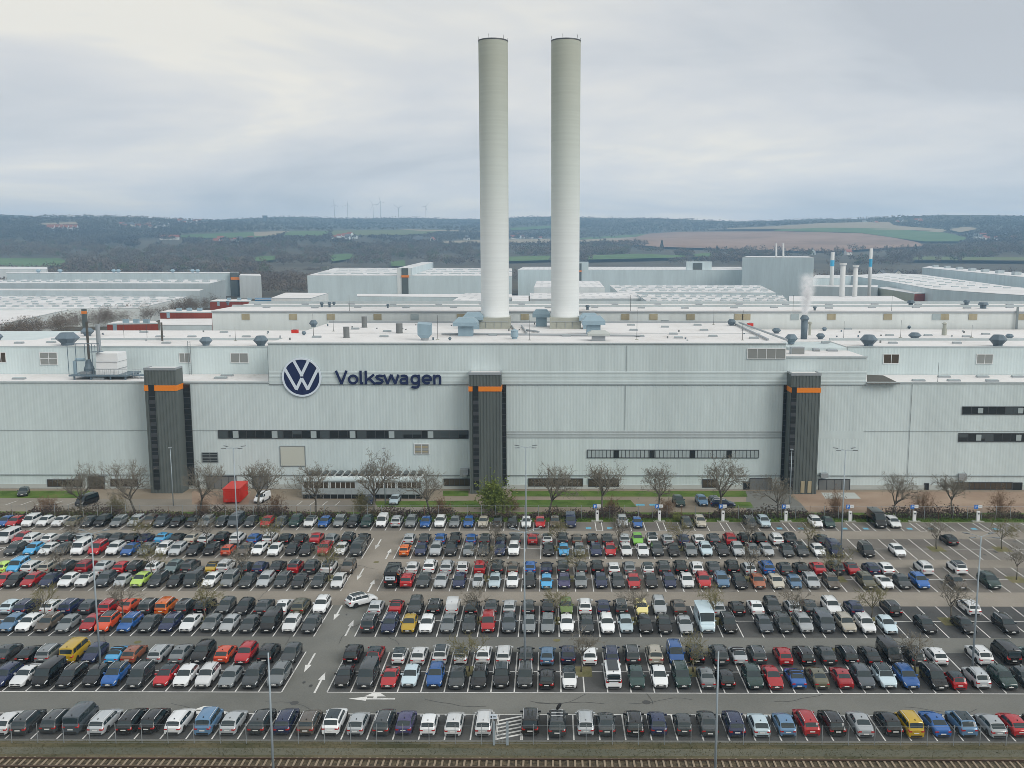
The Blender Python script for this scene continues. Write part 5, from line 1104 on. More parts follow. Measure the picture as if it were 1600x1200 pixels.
for u, v, r, h in ((356, 477, .5, 1.2), (503, 480, .5, 1.3), (515, 480, .5, 1.4), (522, 479, .45, 1.3), (606, 481, .4, 1.0), (918, 484, .6, 1.2), (1273, 485, .5, 1.0), (1423, 479, 1.0, 1.7), (1536, 482, 1.3, 1.6), (1510, 477, .9, 1.4)):
    p = at(u, v, z2); b = MB(); b.lathe(p[0], p[1], [(r * .6, z2), (r * .6, z2 + h * .5), (r, z2 + h * .6), (r * .8, z2 + h), (r * .2, z2 + h)], 'dark_hood', 8); b.build('exhaust_hood', r2h)
for u in (546, 1239, 985, 1393): p = at(u, 486, z2); b = MB(); b.tube([(p[0], p[1], z2), (p[0], p[1], z2 + 4)], [.05, .03], 'frame_dark', 4); b.build('lightning_rod', r2h)
ld = MB(); xx = X(1588, y20, 490); ld.box(xx - .3, xx + .3, y20 - .6, y20 - .5, zu, z2 + 1, 'seam'); ld.build('ladder', t2h)
def fins(t, u0, u1, v0, v1, Y, n, m='seam'):
    q = MB()
    for k in range(n): a = onY(u0 + (u1 - u0) * k / (n - 1), v1, Y); b = onY(u0, v0, Y); q.box(a[0] - .2, a[0] + .2, Y - .35, Y - .05, a[2], b[2], m)
    q.build('trim', t)
# big hall A with its stair block
zA = 27.0; tA, wA, rA = hallbox([(480, 430.5), (800, 431), (800, 419.5), (524, 418.5)], zA, 'large pale hall with roof block and orange-banded dark strip, beyond the first chimney')
YA_ = float(at(480, 430.5, zA)[1]); rooflights(rA, [(490, 430), (800, 430), (800, 420.5), (530, 419.5)], zA, 12, 3, 10, 2, .6)
zk = float(zat(418.5, YA_ - 4.2)); yk = (H - zk) * 1470 / 19.3
m = MB(); m.prism([(float(xat(621.5, YA_ - 4, zk)), YA_ - 3.9), (float(xat(643.5, YA_ - 4, zk)), YA_ - 3.9), (float(xat(677, yk, zk)), yk), (float(xat(659, yk, zk)), yk)], zA + .1, zk, 'sheet_hall', top='roof_halls'); m.build('roof_block', rA)
yy = YA_; wall_px(tA, 621.5, 643.5, 418.5, 471, yy, 'sheet_white', 'stair_block', 4.0)
o = wall_px(tA, 627.5, 638.5, 419, 462, yy - 4, 'sheet_anthracite', 'stair_strip', .5); wall_px(tA, 627.3, 638.7, 430, 433.5, yy - 4.2, 'orange', 'orange_band', .6, o); wall_px(tA, 558, 562, 431, 462, yy, 'sheet_white', 'wall_pier', .6)
wall_px(tA, 505, 514, 416, 422, yy + 90, 'sheet_anthracite', 'roof_cabin', 6)
hallbox([(558, 463), (800, 465), (800, 460), (558, 459.5)], 17.5, 'low pale annex below the stair block of the large hall', 'sheet_hall', 'roof_white'); hallbox([(707, 470), (764, 470.5), (768, 458.5), (727, 458.5)], 19.5, 'small cream flat-roofed building directly beside the first chimney', 'sheet_cream', 'roof_halls')
hallbox([(424, 465.5), (486, 466), (513, 458), (446, 457.5)], 21, 'small white flat-roofed building in front of the bare wood', 'sheet_white', 'roof_white'); hallbox([(398, 468), (424, 468), (424, 465.5), (398, 465.5)], 17, 'low blue shed beside the small white flat-roofed building', 'sheet_blue', 'sheet_blue', 'shed', cat='shed')
# hall B behind the second chimney
zB = 26.5; tB, wB, rB = hallbox([(809, 421.5), (1162, 422), (1158, 417), (818, 417)], zB, 'long pale hall with two roof blocks, between the chimneys and the tall windowless block'); YB_ = float(at(900, 421.5, zB)[1])
for u0, u1, s0, s1, vt in ((903, 919, 905, 908.5, 409), (1072, 1110, 1083, 1096.5, 408.5)):
    o = wall_px(tB, u0, u1, vt, 444, YB_, 'sheet_hall', 'stair_block', 5.0); a = wall_px(tB, s0, s1, vt + 2.5, 443, YB_ - 5, 'sheet_anthracite', 'stair_strip', .6, o); 
    wall_px(tB, s0 - .3, s1 + .3, 422.5, 425, YB_ - 5.2, 'orange', 'orange_band', .7)
# tall block
zT = 39.8; tT, wT, rT = hallbox([(1160, 402), (1272, 402.5), (1262, 400.5), (1168, 400.2)], zT, 'tall windowless grey block with a dark vertical strip', 'sheet_hall', 'roof_halls', 'storage_block'); YTt = float(at(1200, 402, zT)[1])
wall_px(tT, 1233, 1244.5, 403, 449, YTt, 'sheet_anthracite', 'dark_strip', 9)
for u in (1213, 1224): b = MB(); p = onY(u, 402, YTt + 6); q = onY(u, 380, YTt + 6); b.tube([tuple(p), tuple(q)], [.9, .75], 'stack_white', 8); b.build('antenna_mast', rT)
hallbox([(834, 449.5), (945, 449.5), (936, 439), (838.5, 439)], 20.5, 'small hall with striped white roof, just beyond the second chimney', 'sheet_white'); hallbox([(800, 473), (826, 473), (826, 462), (800, 462)], 17, 'small brick-red building between the two chimneys', 'brick_red', 'roof_white')
hallbox([(828, 467), (1007, 466.5), (992, 457), (828, 458)], 17.5, 'wide low hall with pale roof, partly behind the second chimney', 'sheet_dull'); _t, _w, _r = hallbox([(966, 457), (1212, 457.5), (1188, 446), (953, 446)], 17, 'broad hall with many rooflights in front of the long hall'); rooflights(_r, [(966, 456.5), (1212, 457), (1188, 446.5), (953, 446.5)], 17, 12, 4, 5, 2, .6); _t, _w, _r = hallbox([(1013, 472.5), (1232, 472), (1222, 461), (995, 460)], 18.5, 'broad low hall with white roof, right behind the ocher-shuttered hall'); rooflights(_r, [(1013, 472), (1232, 471.5), (1222, 461.5), (995, 460.5)], 18.5, 12, 4, 3.4, 1.2, .6)
hallbox([(1270, 435), (1312, 434), (1330, 430), (1274, 430)], 20, 'low pale building beside the tall windowless block', 'sheet_hall'); hallbox([(1268, 447.5), (1371, 449), (1372, 446), (1268, 445)], 15, 'grey building below the two silver stacks', 'sheet_dull')
hallbox([(1233, 474), (1415, 471), (1395, 462.5), (1233, 463)], 17.5, 'low hall with long parapet behind the steaming vent', 'sheet_hall', 'roof_white'); hallbox([(1372, 450), (1430, 459), (1437, 456.5), (1385, 448)], 14, 'olive-grey office building beside the brick-red end', 'olive_wall', 'roof_halls', 'office_building', cat='office'); hallbox([(1429, 458.5), (1459, 458), (1455, 455.5), (1432, 456)], 14.5, 'short brick-red building end under the diagonal hall', 'brick_red', 'roof_white')
_t, _w, _r = hallbox([(1326, 430.5), (1397, 441), (1458, 452), (1560, 459), (1700, 467), (1700, 459), (1580, 448), (1440, 429), (1385, 427)], 18.5, 'diagonal hall with broad white roof beyond the silver stacks', 'sheet_hall', 'roof_white'); rooflights(_r, [(1340, 431.5), (1460, 451), (1600, 452), (1450, 431)], 18.5, 10, 4, 5, 1.6, .6)
tF, wF, rF = hallbox([(1441, 418), (1605, 433.5), (1700, 443), (1700, 435), (1600, 427), (1452, 416)], 24.5, 'raised hall with a row of small roof cabins on its far edge', 'sheet_hall', 'roof_white')
for k, u in enumerate((1462, 1480, 1499, 1519, 1539, 1562, 1588)): p = at(u, 417.5 + (u - 1462) * .098, 24.5); b = MB(); b.box(p[0] - 3, p[0] + 3, p[1] - 3, p[1] + 3, 24.5, 27.5, 'sheet_dull'); b.build('roof_cabin', rF)
# left-hand works
tI, wI, rI = hallbox([(10, 427), (373, 427), (373, 425), (10, 425)], 23, 'long pale hall with a dark orange-banded stair tower at its end', 'sheet_hall'); yI = float(at(200, 427, 23)[1])
o = wall_px(tI, 361, 374.5, 425.5, 462, yI, 'sheet_anthracite', 'stair_tower', 4); wall_px(tI, 360.7, 374.8, 433, 437.5, yI - 4, 'orange', 'orange_band', .5, o)
for u in (60, 94, 178, 185, 270, 301, 309): p = at(u, 426, 23); b = MB(); b.lathe(p[0], p[1], [(1.2, 23), (1.3, 23.8), (2.6, 25), (1.3, 26.5), (.2, 26.6)], 'duct_blue', 8); b.build('exhaust_hood', rI)
hallbox([(-60, 421), (74, 421), (74, 417), (-60, 416.5)], 24, 'white hall edge by the green field', 'sheet_white', 'roof_white'); hallbox([(374, 430.5), (408, 431), (406, 428), (376, 428)], 22, 'white gable building next to the orange-banded stair tower', 'sheet_white', 'roof_white')
_t, _w, _r = hallbox([(-70, 442.5), (328, 443), (352, 437), (-70, 437)], 19.5, 'stepped hall with pale parapet and slatted roof below the long hall', 'sheet_dull'); rooflights(_r, [(-70, 442), (328, 442.5), (352, 437.5), (-70, 437.5)], 19.5, 20, 2, 5, 3, .9); hallbox([(-80, 453.5), (312, 454.5), (318, 452), (-80, 451)], 15.5, 'lower stepped hall with grey parapet', 'sheet_dull', 'roof_white')
_t, _w, _r = hallbox([(-90, 483), (215, 482), (300, 462), (-90, 461)], 11, 'wide hall with dotted white roof, nearer than the stepped halls', 'sheet_white'); rooflights(_r, [(-90, 482), (215, 481), (300, 462.5), (-90, 462)], 11, 15, 6, 3.6, 1.2); hallbox([(-90, 511), (2, 507), (96, 486), (118, 483.5), (-90, 483.5)], 10, 'low white roof with a dark terrace, lowest of the western halls', 'sheet_white', 'roof_white')
gq = [(-90, 505), (0, 499), (70, 491.5), (-90, 491)]; pts = [tuple(at(u, v, 10.2)[:2]) for u, v in gq]
for px, z, lab, k in (([(167, 506), (247, 505), (243, 502), (185, 502)], 22, 'brick-red building with sloping end behind the rooftop platform', 0), ([(250, 487.5), (331, 488), (331, 485), (266, 484)], 22, 'brick-red building joined to the ocher-shuttered hall', 0), ([(328, 470.5), (392, 471), (391, 468), (338, 468)], 21, 'small brick-red building below the orange-banded stair tower', 0)):
    t, w_, r_ = hallbox(px, z, lab, 'brick_red', 'roof_white', 'brick_building', cat='building')
    for j in range(3): p = at(px[0][0] + 30 + j * 16, px[0][1] - 1, z); b = MB(); b.box(p[0] - .9, p[0] + .9, p[1] - .6, p[1] + .6, z, z + 1.4, 'duct_blue'); b.build('roof_unit', r_)
    p = at(px[0][0] + 14, px[0][1] + 1, z); b = MB(); b.box(p[0] - .5, p[0] + .5, p[1] - 1.2, p[1] - .5, z - 2, z + .4, 'duct_blue'); b.build('roof_unit', r_)
hallbox([(250, 508), (331, 508), (331, 498), (250, 498.5)], 19.5, 'flat grey roof in front of the joined brick-red building', 'sheet_hall', 'roof_white', 'low_building', cat='building'); hallbox([(166, 486), (207, 485), (206, 482.5), (178, 483)], 9, 'dark brown shed among the bare trees', 'sheet_anthracite', 'sheet_anthracite', 'shed', cat='shed')
t = thing('stair_tower', 'thin dark orange-banded tower top among the bare trees', 'tower', (*at(131, 503, 10)[:2], 0)); p = at(131, 503, 10); zt = float(zat(483, p[1], 131)); b = MB(); b.box(p[0] - .9, p[0] + .9, p[1], p[1] + 2, 0, zt, 'sheet_anthracite'); w_ = b.build('shaft', t); b = MB(); b.box(p[0] - .95, p[0] + .95, p[1] - .1, p[1] + 2, zt - 2.4, zt - 1.0, 'orange'); b.build('orange_band', t)
# stacks
for u, vb, vt, r, band, lab in ((1315, 470, 411, 2.6, 0, 'stout silver stack with a collar, taller neighbour of its twin'), (1335, 470, 414.5, 2.3, 0, 'stout silver stack with a collar, beside the diagonal hall'), (1299, 446, 394, 1.9, 1, 'slender white stack with a blue band, beside the tall windowless block'), (1358, 458, 388, 1.6, 1, 'slender white stack with a blue band, rising over the diagonal hall')):
    p = at(u, vb, 15); zt = float(zat(vt, p[1], u)); s = 1470 / p[1]; r = r * 1.6 / s
    t = thing('metal_stack', lab, 'stack', (p[0], p[1], 0), 0, 'stacks of the energy centre'); b = MB(); b.lathe(p[0], p[1], [(r * 1.1, 0), (r, zt * .6), (r * .92, zt)], 'stack_white', 14); b.build('shaft', t, True)
    if band: b = MB(); b.lathe(p[0], p[1], [(r * 1.0, zt * .72), (r * 1.0, zt * .84)], 'band_blue', 14); b.build('blue_band', t)
    else: b = MB(); b.lathe(p[0], p[1], [(r * 1.25, zt * .97), (r * 1.35, zt * 1.0), (r * .8, zt * 1.0)], 'stack_white', 14); b.build('collar', t)
p = at(1256, 530, zu); zt = float(zat(492, p[1], 1256)); b = thing('steam_vent', 'dark steel vent stack with conical cap giving off white steam', 'stack', (p[0], p[1], zu)); m = MB(); m.lathe(p[0], p[1], [(.72, zu), (.72, zt - 1.3)], 'dark_hood', 14); m.build('shaft', b, True); m = MB(); m.lathe(p[0], p[1], [(.72, zt - 1.3), (1.05, zt - .8), (.5, zt)], 'dark_hood', 14); m.build('cap', b)
q = at(1265, 524, zu); m = MB(); m.lathe(q[0], q[1], [(.3, zu), (.3, zu + 2.6), (.5, zu + 2.7), (.4, zu + 3.2)], 'concrete', 10); o = m.build('flue_pipe', loc=(q[0], q[1], zu)); tag(o, 'short pale flue pipe beside the steaming vent', 'flue')
q = at(1475, 524, zu); m = MB(); m.lathe(q[0], q[1], [(.55, zu), (.55, zu + 1.6), (.42, zu + 1.6), (.42, zu + 2.6), (.6, zu + 2.7), (.3, zu + 3.0)], 'concrete', 10); o = m.build('flue_pipe', loc=(q[0], q[1], zu)); tag(o, 'short two-step flue pipe between two large exhaust hoods', 'flue')
m = MB(); m.tube([(p[0] + .07 * z, p[1], zt + z) for z in (-.1, 2, 4, 6, 8, 9.6)], [1.0, 1.5, 1.9, 2.3, 2.6, 2.7], 'steam', 14); o = m.build('steam_plume', smooth=True, loc=(p[0], p[1], zt)); tag(o, 'small white steam plume rising from the dark vent', 'steam', kind='stuff')

# ================================================================ TREES
def grow(seed, h, spread, fork=.3, levels=5, r0=.2, kids=(4, 4, 4, 4, 4), twig=.018, up=.35, leanless=.1, mt='twig'):
    rg = np.random.default_rng(seed); tk, cr = MB(), MB()
    def rec(p, d, L, r, lv):
        n = 3 if lv < 3 else 2; pts = [p]; rr_ = [r]; q = p.copy(); dd = d.copy()
        for k in range(n):
            dd = dd + rg.normal(size=3) * (.10 + .06 * lv) + np.array([0, 0, .05 * up]); dd /= np.linalg.norm(dd); q = q + dd * L / n; pts.append(q.copy()); rr_.append(max(twig * .7, r * (1 - .5 * (k + 1) / n)))
        (tk if lv <= 1 else cr).tube(pts, rr_, 'bark' if lv <= 1 else mt, 6 if lv == 0 else 4 if lv < 3 else 3)
        if lv >= levels: return
        for k in range(kids[lv]):
            f = rg.uniform(.35, 1.0) if lv else rg.uniform(.72, 1.0); i = min(int(f * n), n - 1); b = pts[i] + (pts[i + 1] - pts[i]) * (f * n - i)
            az = 2 * math.pi * (k + rg.uniform(-.3, .3)) / kids[lv]; a = np.cross(dd, (.3, .2, 1.0)); a /= np.linalg.norm(a); c = np.cross(dd, a)
            sp_ = spread * rg.uniform(.7, 1.25) * (1.15 if lv == 0 else 1); nd = dd * math.cos(sp_) + (a * math.cos(az) + c * math.sin(az)) * math.sin(sp_); nd[2] += up * .4; nd /= np.linalg.norm(nd)
            rec(b, nd, L * rg.uniform(.5, .78) * (1.25 if lv == 0 else 1), max(twig, r * rg.uniform(.42, .6)), lv + 1)
    rec(np.zeros(3), np.array([rg.normal() * leanless * .3, rg.normal() * leanless * .3, 1.0]), h * fork, r0, 0); return tk, cr
def tree_meshes(seed, **k):
    tk, cr = grow(seed, **k); zmax = max(v[2] for v in cr.V); return tk.mesh('trunk', smooth=True), cr.mesh('crown'), zmax
def put_tree(ms, name, label, cat, x, y, h, rz, group=None, z=0.0):
    t = thing(name, label, cat, (x, y, z), rz, group); s = h / ms[2]; t.scale = (s, s, s)
    for n, me in (('trunk', ms[0]), ('crown', ms[1])): o = bpy.data.objects.new(n, me); COL.objects.link(o); o.parent = t
    return t
BIG = [tree_meshes(20 + i, h=10, spread=.66, fork=.42, levels=5, r0=.24, kids=(6, 5, 4, 3, 3), twig=.021, up=.5) for i in range(5)]
SMALL = [tree_meshes(40 + i, h=5.5, spread=.66, fork=.44, levels=4, r0=.12, kids=(6, 4, 4, 3), twig=.024, mt='twig_green' if i % 2 else 'twig') for i in range(4)]
BT = [(125, 806, 720, 'bare tree with open crown before the ground-floor window, beside a brown shrub'), (213, 808, 712, 'bare tree beside the stair tower near the black minibus'), (312, 808, 718, 'bare tree between the slim lamp post and the red skip'), (405, 808, 715, 'bare tree in front of the white delivery van'), (494, 806, 720, 'bare tree in front of the first pavilion windows'), (583, 808, 700, 'tallest bare tree, in front of the middle of the white pavilion'), (673, 806, 722, 'bare tree at the end of the white pavilion'),
 (857, 806, 721, 'bare tree with two-part crown past the green willow'), (943, 806, 718, 'bare tree behind a charging column and the paired low windows'), (1031, 808, 722, 'broad bare tree beside the dark-green parked car'), (1124, 808, 705, 'very broad bare tree beside the grey garage door'), (1216, 812, 735, 'low twisted bare tree in front of the stair tower at the pink yard'), (1393, 812, 735, 'dark bare tree standing alone in the pink yard'), (1489, 812, 736, 'bare tree with low arching limbs by the pink yard, between brown shrubs')]
for i, (u, vb, vt, lab) in enumerate(BT):
    Y = yf + 1.8 if vb < 810 else yf + 1.2; x = float(xat(u, Y, 0)); put_tree(BIG[i % 5], 'bare_tree', lab, 'tree', x, Y, float(zat(vt, Y, u)), i * 1.3, 'bare trees behind the fence')
LT = {8: (857, [122, 222, 323, 425, 773, 870, 966, 1064, 1168, 1263, 1463, 1565]), 6: (908, [99, 238, 378, 516, 761, 900, 1172, 1308, 1588]), 4: (967, [70, 194, 321, 748, 870, 992, 1114, 1237, 1361, 1485]), 2: (1050, [733, 908, 1083, 1430])}
isl = MB(); ut = set(); cnt = 0
for pr, (v, us) in LT.items():
    y0 = {8: Y8, 6: Y6, 4: Y4, 2: Y2}[pr]; y = y0 + 5.1
    for u in us:
        x = float(xat(u, y, 0)); isl.quad((x - 1.2, y - 1.3, -.006), (x + 1.2, y - 1.3, -.006), (x + 1.2, y + 1.3, -.006), (x - 1.2, y + 1.3, -.006), 'island')
        both = sorted([(abs(cx - x), nm) for cx, cyy, nm in PLACED[pr]])[:1] + sorted([(abs(cx - x), nm) for cx, cyy, nm in PLACED[pr + 1]])[:1]
        lab = 'small bare tree rising between a %s and a %s' % (both[0][1], both[1][1])
        if both[0][0] > 4 and both[1][0] > 4: lab = 'small bare tree on a grass island among empty bays, past a %s' % both[1][1]
        if lab in ut: lab += ', row %d' % pr
        ut.add(lab); put_tree(SMALL[cnt % 4], 'small_tree', lab, 'tree', x, y, {8: 5.2, 6: 5.4, 4: 5.0 + (u == 1485) * 1.2, 2: 5.0}[pr] * rng.uniform(.92, 1.1), cnt * 2.1, 'young bare trees between the parking rows'); cnt += 1
structure(isl, 'tree_islands')
def bush(seed, h, w_, n, m, tw=.02):
    rg = np.random.default_rng(seed); b = MB(); C = []
    for k in range(n):
        a = rg.uniform(0, 6.28); e = rg.uniform(.15, 1.4); L = rg.uniform(.6, 1) ; d = np.array([math.cos(a) * math.cos(e) * w_ / 2, math.sin(a) * math.cos(e) * w_ / 2, math.sin(e) * h]) * L
        p0 = np.array([rg.normal() * .25, rg.normal() * .25, 0]); mid = p0 + d * .5 + rg.normal(size=3) * .15; b.tube([p0, mid, p0 + d], [tw * 1.6, tw, tw * .6], m, 3)
        for j in range(5):
            f = rg.uniform(.4, 1); q = p0 + d * f; e_ = q + rg.normal(size=3) * h * .13 + d * .1; b.tube([q, e_], [tw * .7, tw * .5], m, 3); C.append(e_); C.append((q + e_) / 2)
    C = np.array(C) + rg.normal(size=(len(C), 3)) * .06; C[:, 2] = np.maximum(C[:, 2], .05); return b, C, rg
def bush_mesh(seed, h, w_, n, m, leaf, asp, lm=None, rep=2):
    b, C, rg = bush(seed, h, w_, n, m)
    for _ in range(rep): quads(b, np.maximum(C + rg.normal(size=C.shape) * .12, [-99, -99, .03]), leaf, lm or m, rg, asp)
    return b
for i, (u, Yo, h, w_, lab) in enumerate(((72, 5, 3.2, 5.5, 'wide brown leafless shrub by the small staff bays'), (182, 4, 3.6, 4.5, 'olive-brown shrub beside the bare tree at the stair tower'), (318, 3, 3.0, 4, 'brown shrub between the red skip and a bare tree'), (432, 4, 3.4, 5, 'brown shrub past the white delivery van'), (565, 5, 4.0, 5, 'olive-brown shrub in front of the white pavilion'), (690, 4, 2.8, 4, 'low brown shrub at the foot of the tree by the pavilion end'), (955, 4, 2.8, 3.5, 'brown shrub beneath the bare tree with paired low windows'), (1040, 3, 3.2, 4.5, 'brown shrub beneath the broad bare tree near the dark-green car'), (1306, 4, 4.6, 4.5, 'tan shrub in front of the grey loading door'), (1441, 4, 4.8, 5.0, 'reddish-brown shrub between two dark bare trees'), (1562, 4, 5.0, 6.0, 'tan rounded shrub below the ground-floor window band'), (1160 - 360, 6, 2.4, 4, 'low twiggy shrub beside the green willow'))):
    y = yf + Yo; x = float(xat(u, y, 0)); m = bush_mesh(60 + i, h, w_, 60, 'bush_brown' if 'olive' not in lab else 'twig_green', .075, .35)
    o = tag(thing('brown_shrub', lab, 'shrub', (x, y, 0), 0, 'shrubs behind the fence')); q = bpy.data.objects.new('branches', m.mesh('branches')); COL.objects.link(q); q.parent = o
y = yf + 5; x = float(xat(773, y, 0)); m = bush_mesh(90, float(zat(742, y, 773)), 7.5, 110, 'willow', .13, .5, 'willow', 4); wt = thing('willow_tree', 'fresh green willow beside the central stair tower', 'tree', (x, y, 0)); q = bpy.data.objects.new('crown', m.mesh('crown')); COL.objects.link(q); q.parent = wt
m = MB(); m.tube([(0, 0, 0), (.1, 0, 1.2), (.05, .1, 3.2)], [.22, .17, .09], 'bark', 6); q = bpy.data.objects.new('trunk', m.mesh('trunk')); COL.objects.link(q); q.parent = wt
m = bush_mesh(95, 1.5, 2.2, 30, 'twig_green', .08, .5, 'willow', 2); x = float(xat(1060, yf - .6, 0)); o = thing('yellow_shrub', 'small yellowish shrub on the grass strip behind a teal-dark car', 'shrub', (x, yf - .5, 0)); q = bpy.data.objects.new('branches', m.mesh('branches')); COL.objects.link(q); q.parent = o

# woods: template crowns scattered over the land
def crown_tmpl(seed, n, conif=False, trunk=True):
    """centres and sizes of leaf clumps for a unit tree (height 1)"""
    rg = np.random.default_rng(seed); b = MB()
    if conif: z = rg.uniform(.08, 1, n) ** .8; r = .22 * (1 - z) + .02; a = rg.uniform(0, 6.28, n); rad = r * np.sqrt(rg.uniform(.3, 1, n)); C = np.stack([rad * np.cos(a), rad * np.sin(a), z], 1)
    else:
        k = rg.integers(5, 9); cen = np.stack([rg.normal(size=k) * .16, rg.normal(size=k) * .16, rg.uniform(.42, .86, k)], 1); C = cen[rg.integers(0, k, n)] + rg.normal(size=(n, 3)) * [.11, .11, .10]; C[:, 2] = np.clip(C[:, 2], .06, 1.02)
    return C
def wood_mesh(name, items, tmpl, m, sz, label, cat=None, asp=.8, seed=1):
    """items: (x, y, z, height, width factor)"""
    rg = np.random.default_rng(seed); Cs = []; S_ = []
    for x, y, z, h, wf in items:
        T = tmpl[rg.integers(0, len(tmpl))]; a = rg.uniform(0, 6.28); ca, sa = math.cos(a), math.sin(a); P_ = T.copy(); xx = (P_[:, 0] * ca - P_[:, 1] * sa) * h * wf; yy = (P_[:, 0] * sa + P_[:, 1] * ca) * h * wf
        Cs.append(np.stack([x + xx, y + yy, z + P_[:, 2] * h], 1)); S_.append(np.full(len(T), h * sz))
    C = np.concatenate(Cs); S_ = np.concatenate(S_); n = len(C); a = rg.normal(size=(n, 3)); a /= np.linalg.norm(a, axis=1)[:, None]; b = rg.normal(size=(n, 3)); b -= (a * b).sum(1)[:, None] * a; b /= np.linalg.norm(b, axis=1)[:, None]
    s = (S_ * rg.uniform(.6, 1.4, n))[:, None]; P4 = np.stack([C - a * s - b * s * asp, C + a * s - b * s * asp, C + a * s + b * s * asp, C - a * s + b * s * asp], 1).reshape(-1, 3)
    me = bpy.data.meshes.new(name); me.vertices.add(4 * n); me.vertices.foreach_set('co', P4.ravel()); me.loops.add(4 * n); me.loops.foreach_set('vertex_index', np.arange(4 * n, dtype=np.int32)); me.polygons.add(n); me.polygons.foreach_set('loop_start', np.arange(0, 4 * n, 4, dtype=np.int32)); me.materials.append(MATS[m]); me.update(); me.validate()
    o = bpy.data.objects.new(name, me); COL.objects.link(o); return tag(o, label, cat, kind='stuff')
T1 = [crown_tmpl(200 + i, 90) for i in range(8)]; T2 = [crown_tmpl(220 + i, 26) for i in range(8)]; T3 = [crown_tmpl(240 + i, 80, True) for i in range(3)]
wr = np.random.default_rng(9)
def dens(u, v): return math.sin(u * .021 + v * .13) + math.sin(u * .057 - v * .31 + 2) * .7 + math.sin(u * .13 + v * .05) * .4
def scatter(n, u0, u1, v0, v1, hmin, hmax, thr=-9, clear=0.0):
    out = []
    tries = 0
    while len(out) < n and tries < n * 6:
        tries += 1; u, v = wr.uniform(u0, u1), wr.uniform(v0, v1)
        if dens(u, v) < thr: continue
        h = wr.uniform(hmin, hmax); q = hit(u, v)
        if q is None: continue
        px_h = h * 1470 / q[1]
        if any(inpoly(u, v - e, f) for f, _ in FIELDS for e in (-.3, px_h * .45)): continue
        out.append((q[0], q[1], float(terr(q[0], q[1])) - .5, h, wr.uniform(.9, 1.35)))
    return out
far = scatter(5200, -140, 1740, 338.5, 352, 8, 12) + scatter(5600, -140, 1740, 350, 374, 11, 17); far2 = scatter(2600, -140, 1740, 368, 388, 12, 19, -.5)
wood_mesh('far_woods', far + far2, T2, 'wood_far', .085, 'blue-grey woods covering the far hills', 'woods', seed=2)
LOWN = [(-140, 1100, 384, 402, 1300, -.35), (-140, 420, 392, 432, 900, -1.2), (400, 900, 392, 416, 620, -.8), (1060, 1740, 386, 404, 700, -.3), (1230, 1740, 402, 417, 260, -.2), (880, 1300, 398, 414, 320, 0)]
mid = []
for u0, u1, v0, v1, n, th in LOWN: mid += scatter(n, u0, u1, v0, v1, 13, 21, th)
gsel = wr.uniform(size=len(mid)) < .13
wood_mesh('valley_woods', [t for t, g in zip(mid, gsel) if not g], T1, 'wood_brown', .042, 'leafless brown woods filling the valley beyond the works', 'woods', seed=3)
wood_mesh('greening_woods', [t for t, g in zip(mid, gsel) if g], T1, 'wood_green', .042, 'trees turning green among the valley woods', 'woods', seed=4)
# poplar belts
belt = []
for k in range(190): u = 520 + k * 2.6 + wr.uniform(-1, 1); q = hit(u, 392 - .012 * (u - 520) + wr.uniform(-1, 1.5)); belt.append((q[0], q[1], float(terr(q[0], q[1])), wr.uniform(19, 25), .62))
for k in range(70): u = 1100 + k * 7 + wr.uniform(-3, 3); q = hit(u, 396 + wr.uniform(-2, 3)); belt.append((q[0], q[1], float(terr(q[0], q[1])), wr.uniform(16, 23), .9))
wood_mesh('tree_belt', belt, T1, 'wood_brown', .04, 'tall bare shelter belt across the valley fields', 'woods', seed=6)
# the near copse beside the western halls
cop = []
for k in range(420):
    u = wr.uniform(395, 640); p = at(u, 430 + wr.uniform(-4, 34) * (1 if u < 480 else .25) , 0) if u < 480 else at(u, 432, 0); cop.append((p[0], p[1], 0, wr.uniform(11, 17), 1.25))
for k in range(240): u = wr.uniform(640, 1620); D = wr.uniform(1180, 1420); x = float(xat(u, D, 5)); cop.append((x, D, float(terr(x, D)), wr.uniform(9, 16), 1.2))
for k in range(420): u = wr.uniform(-60, 480); D = wr.uniform(1040, 1280); x = float(xat(u, D, 5)); cop.append((x, D, float(terr(x, D)), wr.uniform(13, 20), 1.2))
wood_mesh('leafless_copse', cop, T1, 'wood_brown', .035, 'leafless copse close behind the factory halls', 'woods', seed=7)
row = []
for k in range(230):
    f = wr.uniform(0, 1); u = -10 + 350 * f + wr.uniform(-14, 14); v = 531 - 55 * f + wr.uniform(-6, 3); p = at(u, v, 0 if False else 4); row.append((p[0], p[1], 0, wr.uniform(9, 13), 1.1))
wood_mesh('bare_tree_strip', row, [crown_tmpl(300 + i, 260) for i in range(6)], 'wood_brown', .024, 'strip of bare trees running between the western halls', 'trees', asp=.25, seed=8)
con = []
